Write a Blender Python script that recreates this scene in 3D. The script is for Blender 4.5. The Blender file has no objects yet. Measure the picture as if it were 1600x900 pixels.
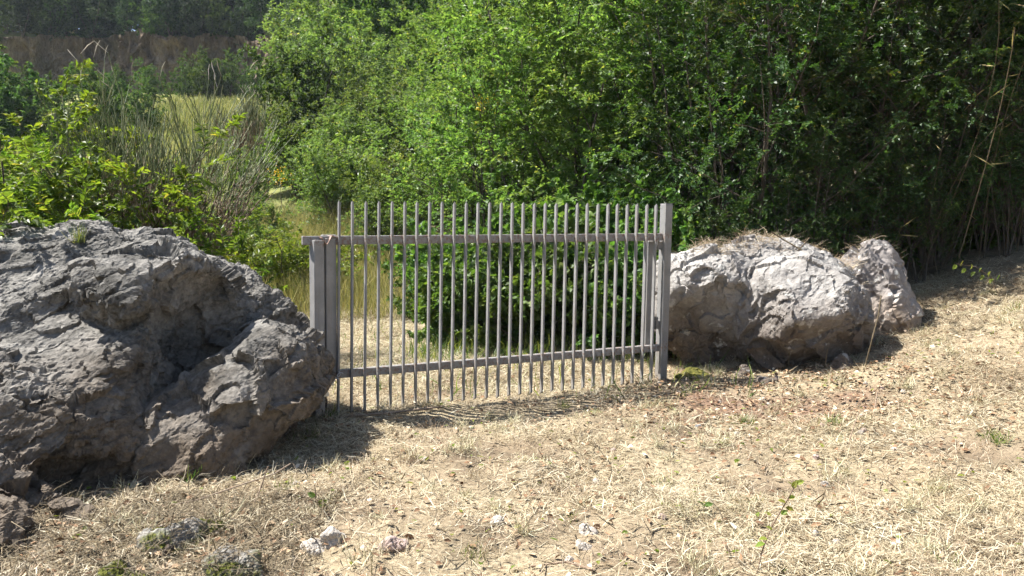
import bpy, bmesh, math
import numpy as np
from mathutils import Vector, Matrix
from mathutils.bvhtree import BVHTree

# ------------------------------------------------------------------ camera, sky, sun, exposure
scene = bpy.context.scene
col = scene.collection
F, PITCH, EYE = 1256.0, math.radians(4.73), 1.5
cam = bpy.data.objects.new('camera', bpy.data.cameras.new('camera'))
col.objects.link(cam)
cam.data.sensor_width = 36.0
cam.data.lens = 36.0 * F / 1600.0
cam.data.clip_end = 2000.0
cam.location = (0, 0, EYE)
cam.rotation_euler = (math.pi / 2 - PITCH, 0, 0)
scene.camera = cam

SUN_EL = math.radians(57.0)
SUN_DIR = np.array([-0.97, 0.22, 0.0]); SUN_DIR /= np.linalg.norm(SUN_DIR)
world = bpy.data.worlds.new('World'); scene.world = world; world.use_nodes = True
wn = world.node_tree
bg = wn.nodes['Background']
sky = wn.nodes.new('ShaderNodeTexSky'); sky.sky_type = 'NISHITA'; sky.sun_disc = False
sky.sun_elevation = SUN_EL
sky.sun_rotation = math.atan2(SUN_DIR[0], SUN_DIR[1])
sky.dust_density = 1.0
wn.links.new(sky.outputs[0], bg.inputs[0]); bg.inputs[1].default_value = 0.065
sun = bpy.data.objects.new('sun', bpy.data.lights.new('sun', 'SUN')); col.objects.link(sun)
sun.data.energy = 5.0; sun.data.angle = math.radians(0.53); sun.data.color = (1.0, 0.97, 0.91)
sd = Vector((SUN_DIR[0] * math.cos(SUN_EL), SUN_DIR[1] * math.cos(SUN_EL), math.sin(SUN_EL)))
sun.rotation_euler = sd.to_track_quat('Z', 'Y').to_euler()
sun.location = (-10, 10, 30)
scene.view_settings.view_transform = 'Standard'
scene.view_settings.look = 'None'
scene.view_settings.exposure = 1.4
scene.view_settings.gamma = 1.0
scene.view_settings.use_curve_mapping = False
scene.cycles.use_denoising = True
scene.cycles.max_bounces = 6
scene.cycles.diffuse_bounces = 3
scene.cycles.glossy_bounces = 2
scene.cycles.transmission_bounces = 4
scene.cycles.transparent_max_bounces = 4
scene.cycles.sample_clamp_indirect = 6.0
scene.cycles.use_light_tree = False
scene.cycles.adaptive_threshold = 0.03

# ------------------------------------------------------------------ helpers
RNG = np.random.default_rng(11)

def P(px, py, d):
    """point of the place seen at photo pixel (px, py), d metres ahead of the camera"""
    u = (px - 800) / F; v = -(py - 450) / F
    c, s = math.cos(PITCH), math.sin(PITCH)
    y = c + s * v; z = -s + c * v
    k = d / y
    return np.array([u * k, d, EYE + z * k])

def tag(o, label=None, cat=None, group=None, kind=None):
    if label: o['label'] = label
    if cat: o['category'] = cat
    if group: o['group'] = group
    if kind: o['kind'] = kind
    return o

def empty(name, loc=(0, 0, 0), rot=(0, 0, 0), scale=1.0):
    o = bpy.data.objects.new(name, None); col.objects.link(o)
    o.location = loc; o.rotation_euler = rot; o.scale = (scale,) * 3
    o.empty_display_size = 0.1
    return o

def link(name, mesh, parent=None):
    o = bpy.data.objects.new(name, mesh); col.objects.link(o)
    if parent is not None: o.parent = parent
    return o

def mk(name, V, faces, mat=None, smooth=False, rnd=None):
    """mesh from a vertex array and a list of face arrays (each of one face size)"""
    V = np.asarray(V, np.float32)
    faces = [np.asarray(f, np.int32) for f in faces if len(f)]
    me = bpy.data.meshes.new(name)
    me.vertices.add(len(V)); me.vertices.foreach_set('co', V.ravel())
    loops = np.concatenate([f.ravel() for f in faces])
    tot = np.concatenate([np.full(len(f), f.shape[1], np.int32) for f in faces])
    start = np.concatenate([[0], np.cumsum(tot)[:-1]]).astype(np.int32)
    me.loops.add(len(loops)); me.loops.foreach_set('vertex_index', loops)
    me.polygons.add(len(tot)); me.polygons.foreach_set('loop_start', start)
    me.polygons.foreach_set('use_smooth', np.full(len(tot), smooth))
    if rnd is not None:
        a = me.attributes.new('rnd', 'FLOAT', 'POINT')
        a.data.foreach_set('value', np.asarray(rnd, np.float32))
    me.update(calc_edges=True); me.validate()
    if mat: me.materials.append(mat)
    return me

def nrm(a):
    return a / np.maximum(np.linalg.norm(a, axis=-1, keepdims=True), 1e-9)

_G = nrm(np.random.default_rng(5).normal(size=(256, 3)))
def pnoise(p, seed=0):
    p = np.asarray(p, np.float64) + seed * 17.31
    i = np.floor(p).astype(np.int64); f = p - i
    w = f * f * f * (f * (f * 6 - 15) + 10)
    out = 0.0
    for dx in (0, 1):
        for dy in (0, 1):
            for dz in (0, 1):
                h = ((i[:, 0] + dx) * 73856093) ^ ((i[:, 1] + dy) * 19349663) ^ ((i[:, 2] + dz) * 83492791)
                h = (h ^ (h >> 13)) * 1274126177
                g = _G[(h ^ (h >> 16)) & 255]
                d = g[:, 0] * (f[:, 0] - dx) + g[:, 1] * (f[:, 1] - dy) + g[:, 2] * (f[:, 2] - dz)
                wx = w[:, 0] if dx else 1 - w[:, 0]
                wy = w[:, 1] if dy else 1 - w[:, 1]
                wz = w[:, 2] if dz else 1 - w[:, 2]
                out = out + d * wx * wy * wz
    return out * 1.6

def fbm(p, octv=4, seed=0, gain=0.5):
    a, s, out = 1.0, 1.0, 0.0
    for k in range(octv):
        out = out + a * pnoise(p * s, seed + k * 3)
        a *= gain; s *= 2.03
    return out

def ridged(p, octv=3, seed=0, gain=0.5):
    a, s, out = 1.0, 1.0, 0.0
    for k in range(octv):
        out = out + a * (1 - 2 * np.abs(pnoise(p * s, seed + k * 3)))
        a *= gain; s *= 2.1
    return out

def noise2(x, y, fr, octv=3, seed=0):
    x = np.asarray(x, float); y = np.asarray(y, float)
    sh = np.broadcast(x, y).shape
    X, Y = np.broadcast_to(x, sh).ravel(), np.broadcast_to(y, sh).ravel()
    return fbm(np.stack([X * fr, Y * fr, np.full(X.shape, 0.37)], 1), octv, seed).reshape(sh)

def softplus(a, k):
    return np.logaddexp(0, a * k) / k

def sstep(a, b, x):
    t = np.clip((x - a) / (b - a), 0, 1)
    return t * t * (3 - 2 * t)

def cliff_y(x):
    return 56.0 + 1.6 * np.sin(x * 0.21 + 1) + 0.9 * np.sin(x * 0.57) - 4.0 * sstep(-19.0, -11.0, x)

def Hs(x, y):
    """smooth terrain height"""
    x = np.asarray(x, float); y = np.asarray(y, float)
    yy = np.maximum(y, 0.0)
    xr = x - softplus(x - 14.0, .5)
    h = 0.27 * softplus(xr + 0.25 * (np.minimum(yy, 14) - 5) - 3.0, 2.2)
    t = softplus(y - 13.0, 1.0); t = t - softplus(t - 82.0, .3)
    h = h + 0.235 * t
    s = sstep(-0.31, -0.14, x / np.maximum(yy, 6.0))
    h = h + s * 0.13 * np.minimum(softplus(y - 14.5, 0.8), 45)
    h = h - 0.05 * sstep(-1.0, -5.0, x) * sstep(8, 2, y)
    cl = sstep(2.6, 5.6, y - cliff_y(x)) * sstep(-46, -40, x) * sstep(-9, -13, x)
    return h + 4.2 * cl

def H(x, y):
    x = np.asarray(x, float); y = np.asarray(y, float)
    near = np.exp(-np.maximum(np.hypot(x, y - 6) - 6, 0) / 8)
    h = Hs(x, y) + 0.045 * noise2(x, y, 0.9, 2, 1) + 0.03 * near * noise2(x, y, 3.2, 4, 2)
    far = sstep(12, 30, np.hypot(x, y))
    return h + far * 0.35 * noise2(x, y, 0.12, 3, 3)

# ------------------------------------------------------------------ materials
def nodes_of(name):
    m = bpy.data.materials.new(name); m.use_nodes = True
    nt = m.node_tree
    for n in list(nt.nodes): nt.nodes.remove(n)
    out = nt.nodes.new('ShaderNodeOutputMaterial')
    return m, nt, out

class NB:
    def __init__(s, nt): s.nt = nt
    def n(s, t, **kw):
        nd = s.nt.nodes.new(t)
        for k, v in kw.items(): setattr(nd, k, v)
        return nd
    def l(s, a, b): s.nt.links.new(a, b)
    def noise(s, vec, scale, detail=4, rough=0.55, dist=0.0):
        nd = s.n('ShaderNodeTexNoise'); nd.inputs['Scale'].default_value = scale
        nd.inputs['Detail'].default_value = detail; nd.inputs['Roughness'].default_value = rough
        nd.inputs['Distortion'].default_value = dist
        if vec is not None: s.l(vec, nd.inputs['Vector'])
        return nd.outputs['Fac']
    def ramp(s, fac, stops, interp='LINEAR'):
        nd = s.n('ShaderNodeValToRGB'); nd.color_ramp.interpolation = interp
        e = nd.color_ramp.elements
        while len(e) < len(stops): e.new(0.5)
        for k, (p, c) in enumerate(stops):
            e[k].position = p
            e[k].color = (c, c, c, 1) if isinstance(c, (int, float)) else (*c, 1)
        s.l(fac, nd.inputs[0])
        return nd.outputs[0]
    def mix(s, fac, a, b, mode='MIX'):
        nd = s.n('ShaderNodeMix', data_type='RGBA', blend_type=mode)
        for v, i in ((fac, 0), (a, 6), (b, 7)):
            if isinstance(v, (int, float)): nd.inputs[i].default_value = v
            elif isinstance(v, tuple): nd.inputs[i].default_value = (*v, 1)
            else: s.l(v, nd.inputs[i])
        return nd.outputs[2]
    def math(s, op, a, b=None):
        nd = s.n('ShaderNodeMath', operation=op)
        for v, i in ((a, 0), (b, 1)):
            if v is None: continue
            if isinstance(v, (int, float)): nd.inputs[i].default_value = v
            else: s.l(v, nd.inputs[i])
        return nd.outputs[0]
    def bump(s, h, strength, dist, normal=None):
        nd = s.n('ShaderNodeBump'); nd.inputs['Strength'].default_value = strength
        nd.inputs['Distance'].default_value = dist
        s.l(h, nd.inputs['Height'])
        if normal is not None: s.l(normal, nd.inputs['Normal'])
        return nd.outputs[0]
    def bsdf(s, colr, rough=0.8, spec=0.3, normal=None, metal=0.0):
        nd = s.n('ShaderNodeBsdfPrincipled')
        if isinstance(colr, tuple): nd.inputs['Base Color'].default_value = (*colr, 1)
        else: s.l(colr, nd.inputs['Base Color'])
        if isinstance(rough, (int, float)): nd.inputs['Roughness'].default_value = rough
        else: s.l(rough, nd.inputs['Roughness'])
        nd.inputs['Specular IOR Level'].default_value = spec
        nd.inputs['Metallic'].default_value = metal
        if normal is not None: s.l(normal, nd.inputs['Normal'])
        return nd.outputs[0]
    def attr(s, name):
        return s.n('ShaderNodeAttribute', attribute_name=name).outputs['Fac']

def leaf_mat(name, stops, trans=0.45, tint=(1.15, 1.25, 0.55), rough=0.45, spec=0.45, objvar=0.25):
    m, nt, out = nodes_of(name); b = NB(nt)
    c = b.ramp(b.attr('rnd'), stops)
    oi = b.n('ShaderNodeObjectInfo').outputs['Random']
    hsv = b.n('ShaderNodeHueSaturation')
    b.l(b.math('ADD', b.math('MULTIPLY', oi, 0.05), 0.475), hsv.inputs['Hue'])
    b.l(b.math('ADD', b.math('MULTIPLY', oi, objvar * 2), 1 - objvar), hsv.inputs['Value'])
    b.l(c, hsv.inputs['Color']); c = hsv.outputs[0]
    d = b.bsdf(c, rough, spec)
    tr = b.n('ShaderNodeBsdfTranslucent')
    b.l(b.mix(1.0, c, tint, 'MULTIPLY'), tr.inputs['Color'])
    mx = b.n('ShaderNodeMixShader'); mx.inputs[0].default_value = trans
    b.l(d, mx.inputs[1]); b.l(tr.outputs[0], mx.inputs[2]); b.l(mx.outputs[0], out.inputs[0])
    return m

def plain_mat(name, stops, rough=0.8, spec=0.25, scale=8.0, use_rnd=False, bumpd=0.0):
    m, nt, out = nodes_of(name); b = NB(nt)
    pos = b.n('ShaderNodeTexCoord').outputs['Object']
    fac = b.attr('rnd') if use_rnd else b.noise(pos, scale, 5, 0.6)
    c = b.ramp(fac, stops)
    nor = b.bump(b.noise(pos, scale * 3, 5, 0.65), 0.7, bumpd) if bumpd else None
    b.l(b.bsdf(c, rough, spec, nor), out.inputs[0])
    return m

M = {}
M['elm'] = leaf_mat('elm_leaf', [(0, (.08, .13, .035)), (.5, (.145, .225, .065)), (.88, (.225, .295, .09)), (1, (.35, .34, .10))], trans=.58, objvar=.3)
M['mid'] = leaf_mat('scrub_leaf', [(0, (.09, .14, .052)), (.5, (.155, .23, .08)), (.9, (.24, .295, .10)), (1, (.37, .34, .10))], trans=.58, objvar=.38)
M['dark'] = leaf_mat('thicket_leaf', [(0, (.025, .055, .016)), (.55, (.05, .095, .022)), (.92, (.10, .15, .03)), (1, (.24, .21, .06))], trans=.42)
M['ivy'] = leaf_mat('ivy_leaf', [(0, (.05, .10, .025)), (.6, (.11, .19, .042)), (1, (.19, .26, .06))], trans=.45, rough=.5, spec=.3)
M['pinnate'] = leaf_mat('pinnate_leaf', [(0, (.06, .12, .022)), (.5, (.14, .225, .032)), (.9, (.25, .32, .045)), (1, (.40, .36, .07))], trans=.55, rough=.42, objvar=.12)
M['yellow'] = leaf_mat('yellow_leaf', [(0, (.11, .17, .03)), (.5, (.18, .25, .04)), (1, (.30, .30, .06))], trans=.5)
M['far'] = leaf_mat('distant_leaf', [(0, (.022, .042, .024)), (.6, (.045, .075, .034)), (1, (.10, .13, .05))], trans=.3, rough=.6, spec=.25)
M['farlight'] = leaf_mat('distant_light_leaf', [(0, (.05, .095, .03)), (.6, (.09, .15, .045)), (1, (.16, .20, .06))], trans=.45, rough=.6, spec=.25)
M['bark'] = plain_mat('bark', [(.3, (.05, .04, .03)), (.7, (.13, .105, .08))], scale=14, bumpd=.01)
M['broomgreen'] = leaf_mat('broom_stem_green', [(0, (.08, .11, .045)), (.6, (.13, .16, .065)), (1, (.24, .24, .12))], trans=.1, rough=.6, objvar=.05)
M['broombrown'] = plain_mat('broom_stem_brown', [(0, (.13, .085, .06)), (.6, (.24, .17, .12)), (1, (.42, .34, .26))], use_rnd=True)
M['seed'] = plain_mat('seed_head', [(0, (.45, .38, .28)), (1, (.62, .55, .45))], use_rnd=True)
M['cane'] = plain_mat('dry_cane', [(0, (.07, .055, .035)), (.6, (.13, .10, .06)), (1, (.23, .18, .115))], use_rnd=True)
M['straw'] = leaf_mat('straw', [(0, (.13, .09, .055)), (.22, (.33, .26, .155)), (.55, (.51, .44, .30)), (.9, (.63, .575, .425)), (1, (.72, .68, .53))], trans=.2, tint=(1, .95, .8), rough=.6, spec=.3, objvar=.0)
M['litter'] = plain_mat('leaf_litter', [(0, (.10, .055, .03)), (.5, (.27, .16, .09)), (.85, (.46, .33, .21)), (1, (.62, .54, .42))], use_rnd=True)
M['drygrass'] = leaf_mat('dry_grass', [(0, (.16, .19, .06)), (.4, (.32, .29, .11)), (1, (.52, .42, .2))], trans=.35, tint=(1, 1, .7), rough=.6, spec=.2, objvar=.0)
M['meadow'] = leaf_mat('meadow_grass', [(0, (.14, .19, .06)), (.5, (.28, .30, .11)), (1, (.46, .42, .2))], trans=.4, tint=(1, 1, .7), rough=.6, spec=.2, objvar=.0)
M['greengrass'] = leaf_mat('green_grass', [(0, (.06, .12, .025)), (.6, (.13, .19, .04)), (1, (.30, .30, .09))], trans=.4, rough=.5, objvar=.0)
M['flower'] = leaf_mat('yellow_flower', [(0, (.6, .33, .02)), (1, (.75, .5, .03))], trans=.3, tint=(1, 1, .6), objvar=.0)

def ground_mat():
    m, nt, out = nodes_of('ground'); b = NB(nt)
    pos = b.n('ShaderNodeNewGeometry').outputs['Position']
    sep = b.n('ShaderNodeSeparateXYZ'); b.l(pos, sep.inputs[0])
    soil = b.ramp(b.noise(pos, 2.3, 3, 0.62), [(.3, (.10, .072, .048)), (.5, (.20, .15, .10)), (.7, (.30, .235, .16))])
    sn = b.noise(pos, 38, 3, 0.7)
    strawc = b.ramp(sn, [(.28, (.12, .09, .058)), (.48, (.29, .235, .15)), (.7, (.47, .40, .275))])
    near = b.mix(b.ramp(b.noise(pos, 1.1, 2, 0.6), [(.38, .1), (.6, .8)]), soil, strawc)
    mn = b.noise(pos, 1.3, 3, 0.6)
    meadow = b.ramp(mn, [(.3, (.10, .13, .035)), (.5, (.22, .23, .07)), (.7, (.36, .33, .13))])
    scrub = b.ramp(mn, [(.3, (.03, .045, .015)), (.7, (.09, .10, .035))])
    yfar = b.math('ADD', sep.outputs['Y'], b.math('MULTIPLY', b.noise(pos, .5, 1), 5.0))
    f1 = b.ramp(b.math('MULTIPLY', yfar, 1 / 40.0), [(.40, 0.0), (.52, 1.0)])
    bx = b.math('ADD', b.math('MULTIPLY', sep.outputs['X'], 1 / 20.0), 0.62)
    f2 = b.ramp(bx, [(.25, 0.0), (.42, 1.0)])
    vd = b.n('ShaderNodeVectorMath', operation='SUBTRACT'); b.l(pos, vd.inputs[0]); vd.inputs[1].default_value = (2.1, 6.3, 0.3)
    vs = b.n('ShaderNodeVectorMath', operation='MULTIPLY'); b.l(vd.outputs[0], vs.inputs[0]); vs.inputs[1].default_value = (.55, 1.0, .4)
    vl = b.n('ShaderNodeVectorMath', operation='LENGTH'); b.l(vs.outputs[0], vl.inputs[0])
    pf = b.ramp(b.math('ADD', vl.outputs['Value'], b.math('MULTIPLY', b.noise(pos, 2.2, 2), .9)), [(.75, .9), (1.25, 0.0)])
    near = b.mix(pf, near, b.ramp(sn, [(.3, (.11, .065, .045)), (.7, (.30, .20, .14))]))
    c = b.mix(f1, near, b.mix(f2, meadow, scrub))
    b.l(b.bsdf(c, .92, .15, b.bump(sn, .9, .02)), out.inputs[0])
    return m
M['ground'] = ground_mat()

def rock_mat(name, lo, hi, brown, moss=0.0, lichen=0.3, brown_z=(0.9, 0.1), pit=0.5, bd=.012):
    m, nt, out = nodes_of(name); b = NB(nt)
    pos = b.n('ShaderNodeNewGeometry').outputs['Position']
    nor = b.n('ShaderNodeNewGeometry').outputs['Normal']
    big = b.noise(pos, 2.6, 4, 0.62, 0.3)
    fine = b.noise(pos, 26, 4, 0.72)
    c = b.ramp(b.math('ADD', b.math('MULTIPLY', big, .55), b.math('MULTIPLY', fine, .45)),
               [(.34, lo), (.52, tuple((np.array(lo) + np.array(hi)) / 2)), (.66, hi)])
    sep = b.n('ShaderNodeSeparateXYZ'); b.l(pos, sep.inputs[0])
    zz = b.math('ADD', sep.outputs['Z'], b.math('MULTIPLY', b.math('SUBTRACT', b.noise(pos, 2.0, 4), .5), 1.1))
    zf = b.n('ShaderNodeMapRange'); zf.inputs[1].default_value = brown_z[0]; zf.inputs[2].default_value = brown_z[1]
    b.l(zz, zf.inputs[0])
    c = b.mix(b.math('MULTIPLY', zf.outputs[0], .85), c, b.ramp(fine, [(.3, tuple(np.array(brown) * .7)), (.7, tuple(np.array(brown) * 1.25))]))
    if lichen > 0:
        lf = b.ramp(b.noise(pos, 9, 5, .6), [(.60, 0.0), (.66, lichen)])
        c = b.mix(lf, c, (.55, .54, .50))
    if moss > 0:
        ns = b.n('ShaderNodeSeparateXYZ'); b.l(nor, ns.inputs[0])
        mf = b.math('MULTIPLY', b.ramp(b.noise(pos, 5.5, 4, .6), [(.41, 0.0), (.52, moss)]), b.ramp(ns.outputs['Z'], [(.0, .3), (.5, 1.0)]))
        c = b.mix(mf, c, b.ramp(b.noise(pos, 90, 3), [(.3, (.035, .045, .01)), (.7, (.15, .15, .03))]))
    vor = b.n('ShaderNodeTexVoronoi'); vor.inputs['Scale'].default_value = 22; b.l(pos, vor.inputs['Vector'])
    h = b.math('ADD', b.math('MULTIPLY', fine, 1.0), b.math('MULTIPLY', vor.outputs['Distance'], pit))
    n1 = b.bump(b.math('ADD', h, b.math('MULTIPLY', b.noise(pos, 110, 3, .7), .3)), .8, bd)
    b.l(b.bsdf(c, .9, .15, n1), out.inputs[0])
    return m
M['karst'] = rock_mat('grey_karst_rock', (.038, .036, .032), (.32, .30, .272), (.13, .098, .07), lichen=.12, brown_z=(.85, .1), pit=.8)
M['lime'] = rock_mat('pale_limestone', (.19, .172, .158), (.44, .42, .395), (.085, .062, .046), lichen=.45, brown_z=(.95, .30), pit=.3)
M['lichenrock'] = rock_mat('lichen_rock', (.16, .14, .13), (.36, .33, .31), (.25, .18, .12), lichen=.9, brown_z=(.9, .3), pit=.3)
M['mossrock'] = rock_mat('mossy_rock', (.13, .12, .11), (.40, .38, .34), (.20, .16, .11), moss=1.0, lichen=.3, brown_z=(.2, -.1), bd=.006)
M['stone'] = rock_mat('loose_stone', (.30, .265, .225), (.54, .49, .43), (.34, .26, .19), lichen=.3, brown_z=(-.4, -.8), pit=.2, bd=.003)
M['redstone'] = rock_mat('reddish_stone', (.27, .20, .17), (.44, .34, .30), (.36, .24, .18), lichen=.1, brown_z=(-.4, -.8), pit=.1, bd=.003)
M['cliff'] = None

def cliff_mat():
    m, nt, out = nodes_of('earth_cliff'); b = NB(nt)
    pos = b.n('ShaderNodeNewGeometry').outputs['Position']
    mp = b.n('ShaderNodeMapping'); mp.inputs['Scale'].default_value = (1, 1, .22); b.l(pos, mp.inputs[0])
    c = b.ramp(b.noise(mp.outputs[0], .9, 6, .65, .5), [(.3, (.095, .07, .052)), (.5, (.20, .15, .108)), (.66, (.36, .28, .21))])
    g = b.ramp(b.noise(pos, .35, 4, .6), [(.5, 0.0), (.62, .8)])
    c = b.mix(b.math('MULTIPLY', g, .6), c, (.08, .08, .04))
    b.l(b.bsdf(c, .95, .1, b.bump(b.noise(mp.outputs[0], 2.5, 6, .7), 1.0, .5)), out.inputs[0])
    return m
M['cliff'] = cliff_mat()

def paint_mat():
    m, nt, out = nodes_of('grey_paint'); b = NB(nt)
    pos = b.n('ShaderNodeNewGeometry').outputs['Position']
    c = b.ramp(b.noise(pos, 9, 6, .65), [(.3, (.20, .197, .193)), (.6, (.26, .255, .25)), (.8, (.30, .295, .29))])
    sp = b.ramp(b.noise(pos, 70, 3, .5), [(.68, 0.0), (.74, .6)])
    c = b.mix(sp, c, (.17, .10, .065))
    sep = b.n('ShaderNodeSeparateXYZ'); b.l(pos, sep.inputs[0])
    mp = b.n('ShaderNodeMapping'); mp.inputs['Scale'].default_value = (40, 40, 2.5); b.l(pos, mp.inputs[0])
    st = b.ramp(b.noise(mp.outputs[0], 1.0, 4, .6), [(.55, 0.0), (.72, .55)])
    c = b.mix(st, c, (.20, .155, .12))
    for zr in (1.358, .333):
        wd = b.math('ABSOLUTE', b.math('SUBTRACT', sep.outputs['Z'], zr))
        wm = b.math('MULTIPLY', b.ramp(wd, [(.035, 1.0), (.06, 0.0)]), b.ramp(b.noise(pos, 45, 3, .6), [(.50, 0.0), (.62, .7)]))
        c = b.mix(wm, c, (.19, .105, .065))
    dz = b.n('ShaderNodeMapRange'); dz.inputs[1].default_value = .42; dz.inputs[2].default_value = .02
    b.l(b.math('ADD', sep.outputs['Z'], b.math('MULTIPLY', b.noise(pos, 18, 3), .25)), dz.inputs[0])
    c = b.mix(b.math('MULTIPLY', dz.outputs[0], .6), c, (.27, .22, .165))
    b.l(b.bsdf(c, .55, .35, b.bump(b.noise(pos, 160, 3), .25, .002)), out.inputs[0])
    return m
M['paint'] = paint_mat()
M['rustcut'] = plain_mat('primer_steel', [(.35, (.30, .19, .15)), (.65, (.45, .33, .28))], rough=.7, scale=30)
def metal_mat():
    m, nt, out = nodes_of('galvanised_steel'); b = NB(nt)
    b.l(b.bsdf((.55, .56, .58), .32, .5, None, .9), out.inputs[0]); return m
M['steel'] = metal_mat()
M['moss'] = plain_mat('moss', [(.3, (.05, .055, .012)), (.55, (.15, .14, .03)), (.75, (.30, .24, .07))], rough=.95, scale=22, bumpd=.03)
M['plastic'] = plain_mat('blue_litter', [(.3, (.35, .45, .62)), (.7, (.6, .68, .78))], rough=.5, scale=30)

# ------------------------------------------------------------------ terrain
def axis(dense0, dense1, step, lo, hi, g=1.07):
    a = list(np.arange(dense0, dense1, step))
    s, v, up = step, a[-1], []
    while v < hi: s *= g; v += s; up.append(v)
    s, v, dn = step, a[0], []
    while v > lo: s *= g; v -= s; dn.append(v)
    return np.array(dn[::-1] + a + up)

gx = axis(-4.5, 7.0, .055, -260, 260, 1.055)
gy = axis(2.2, 11.0, .05, -120, 300, 1.05)
X, Y = np.meshgrid(gx, gy)
Z = H(X, Y)
V = np.stack([X, Y, Z], -1).reshape(-1, 3)
nx, ny = len(gx), len(gy)
ii = (np.arange(ny - 1)[:, None] * nx + np.arange(nx - 1)[None, :]).ravel()
ground = link('ground', mk('ground', V, [np.stack([ii, ii + 1, ii + nx + 1, ii + nx], 1)], M['ground'], True))
tag(ground, 'sloping ground of dry soil and mown straw around the gate', 'ground', kind='structure')

def facets(p, cell, seed, tilt, warp=.35):
    """broken flat faces: each cell of a cellular pattern is a plane with its own tilt"""
    q = p / cell
    q = q + warp * np.stack([pnoise(q * 1.3, seed + 1), pnoise(q * 1.3, seed + 2), pnoise(q * 1.3, seed + 3)], 1)
    i = np.floor(q).astype(np.int64)
    best = np.full(len(q), 9.0); out = np.zeros(len(q))
    for dx in (-1, 0, 1):
        for dy in (-1, 0, 1):
            for dz in (-1, 0, 1):
                c = i + np.array([dx, dy, dz])
                h = (c[:, 0] * 73856093) ^ (c[:, 1] * 19349663) ^ (c[:, 2] * 83492791) ^ (seed * 9176)
                h = (h ^ (h >> 13)) * 1274126177; h = h ^ (h >> 16)
                v = q - (c + .5 + .42 * _G[h & 255])
                d2 = (v * v).sum(1); m = d2 < best
                best = np.where(m, d2, best)
                out = np.where(m, (v * _G[(h >> 8) & 255]).sum(1) + .35 * (((h >> 4) & 15) / 7.5 - 1), out)
    return out * tilt * cell

# earth cliff in the valley
cu = np.linspace(-45, -10.5, 520); cv = np.concatenate([np.linspace(-.12, 1.0, 56), np.linspace(1.03, 1.3, 10)])
U, W = np.meshgrid(cu, cv)
yb = cliff_y(U)
zb = Hs(U, yb - 1.0) - .3
ztop = zb + 4.6 + .25 * np.sin(U * .8) * np.sin(U * .31) - 1.2 * sstep(-16, -11, U)
pts = np.stack([U * .55, W * 2.0, np.zeros_like(U)], -1).reshape(-1, 3)
bul = (ridged(np.stack([U.ravel() * .35, W.ravel() * .5, U.ravel() * 0], 1), 4, 3) * .8 + fbm(pts * 1.8, 4, 9) * .5).reshape(U.shape)
Wv = np.minimum(W, 1.0); back = np.maximum(W - 1.0, 0) / .3
Yc = yb + 0.2 + Wv * 0.7 - bul * .6 * np.clip(Wv + .2, 0, 1) - .4 * sstep(.8, 1.0, Wv) + back * 7.0
Zc = zb + (ztop - zb) * Wv + .3 * (fbm(np.stack([U.ravel(), U.ravel() * 0, U.ravel() * 0], 1) * .7, 3, 2)).reshape(U.shape) * Wv + back * .6
fp = np.stack([U, Yc * .6, Zc * .8], -1).reshape(-1, 3)
Yc = Yc - (facets(fp, 1.6, 81, .22) + facets(fp, .6, 83, .22) + .10 * fbm(fp * 2.5, 3, 85)).reshape(U.shape) * np.clip(1.25 - back * 2, 0, 1)
Zc = Zc + .18 * fbm(np.stack([U, Yc, Zc], -1).reshape(-1, 3) * 1.3, 3, 87).reshape(U.shape)
cn = len(cu)
ii = (np.arange(len(cv) - 1)[:, None] * cn + np.arange(cn - 1)[None, :]).ravel()
cliff = link('cliff', mk('cliff', np.stack([U, Yc, Zc], -1).reshape(-1, 3), [np.stack([ii, ii + 1, ii + cn + 1, ii + cn], 1)], M['cliff'], False))
tag(cliff, 'bare brown earth cliff across the valley', 'cliff', kind='structure')

# ------------------------------------------------------------------ rocks
_ico = {}
def ico(level):
    if level not in _ico:
        bm = bmesh.new(); bmesh.ops.create_icosphere(bm, subdivisions=level, radius=1.0)
        V = np.array([v.co[:] for v in bm.verts]); T = np.array([[v.index for v in f.verts] for f in bm.faces], np.int32)
        bm.free(); _ico[level] = (nrm(V), T)
    return _ico[level]

def vnormals(V, T):
    fn = np.cross(V[T[:, 1]] - V[T[:, 0]], V[T[:, 2]] - V[T[:, 0]])
    n = np.zeros_like(V)
    for k in range(3):
        for a in range(3):
            n[:, a] += np.bincount(T[:, k], fn[:, a], len(V))
    return nrm(n)

def rot(ax, ay, az):
    return np.array(Matrix.Rotation(az, 3, 'Z') @ Matrix.Rotation(ay, 3, 'Y') @ Matrix.Rotation(ax, 3, 'X'))

def sdf_of(prims, planes, k):
    def f(p):
        acc = None
        for (c, r, R, *sg) in prims:
            q = (p - c) @ R
            r = np.asarray(r)
            l = np.linalg.norm(q / r, axis=1)
            g = np.linalg.norm(q / (r * r), axis=1)
            d = l * (l - 1) / np.maximum(g, 1e-6)
            if acc is None: acc = d
            elif sg:
                h = np.clip(.5 - .5 * (-d - acc) / sg[0], 0, 1)
                acc = -d * (1 - h) + acc * h + sg[0] * h * (1 - h)
            else:
                h = np.clip(.5 + .5 * (d - acc) / k, 0, 1)
                acc = d * (1 - h) + acc * h - k * h * (1 - h)
        for (n, p0, kk) in planes:
            d = (p - p0) @ nrm(np.asarray(n, float))
            h = np.clip(.5 - .5 * (d - acc) / kk, 0, 1)
            acc = d * (1 - h) + acc * h + kk * h * (1 - h)
        return acc
    return f

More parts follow.
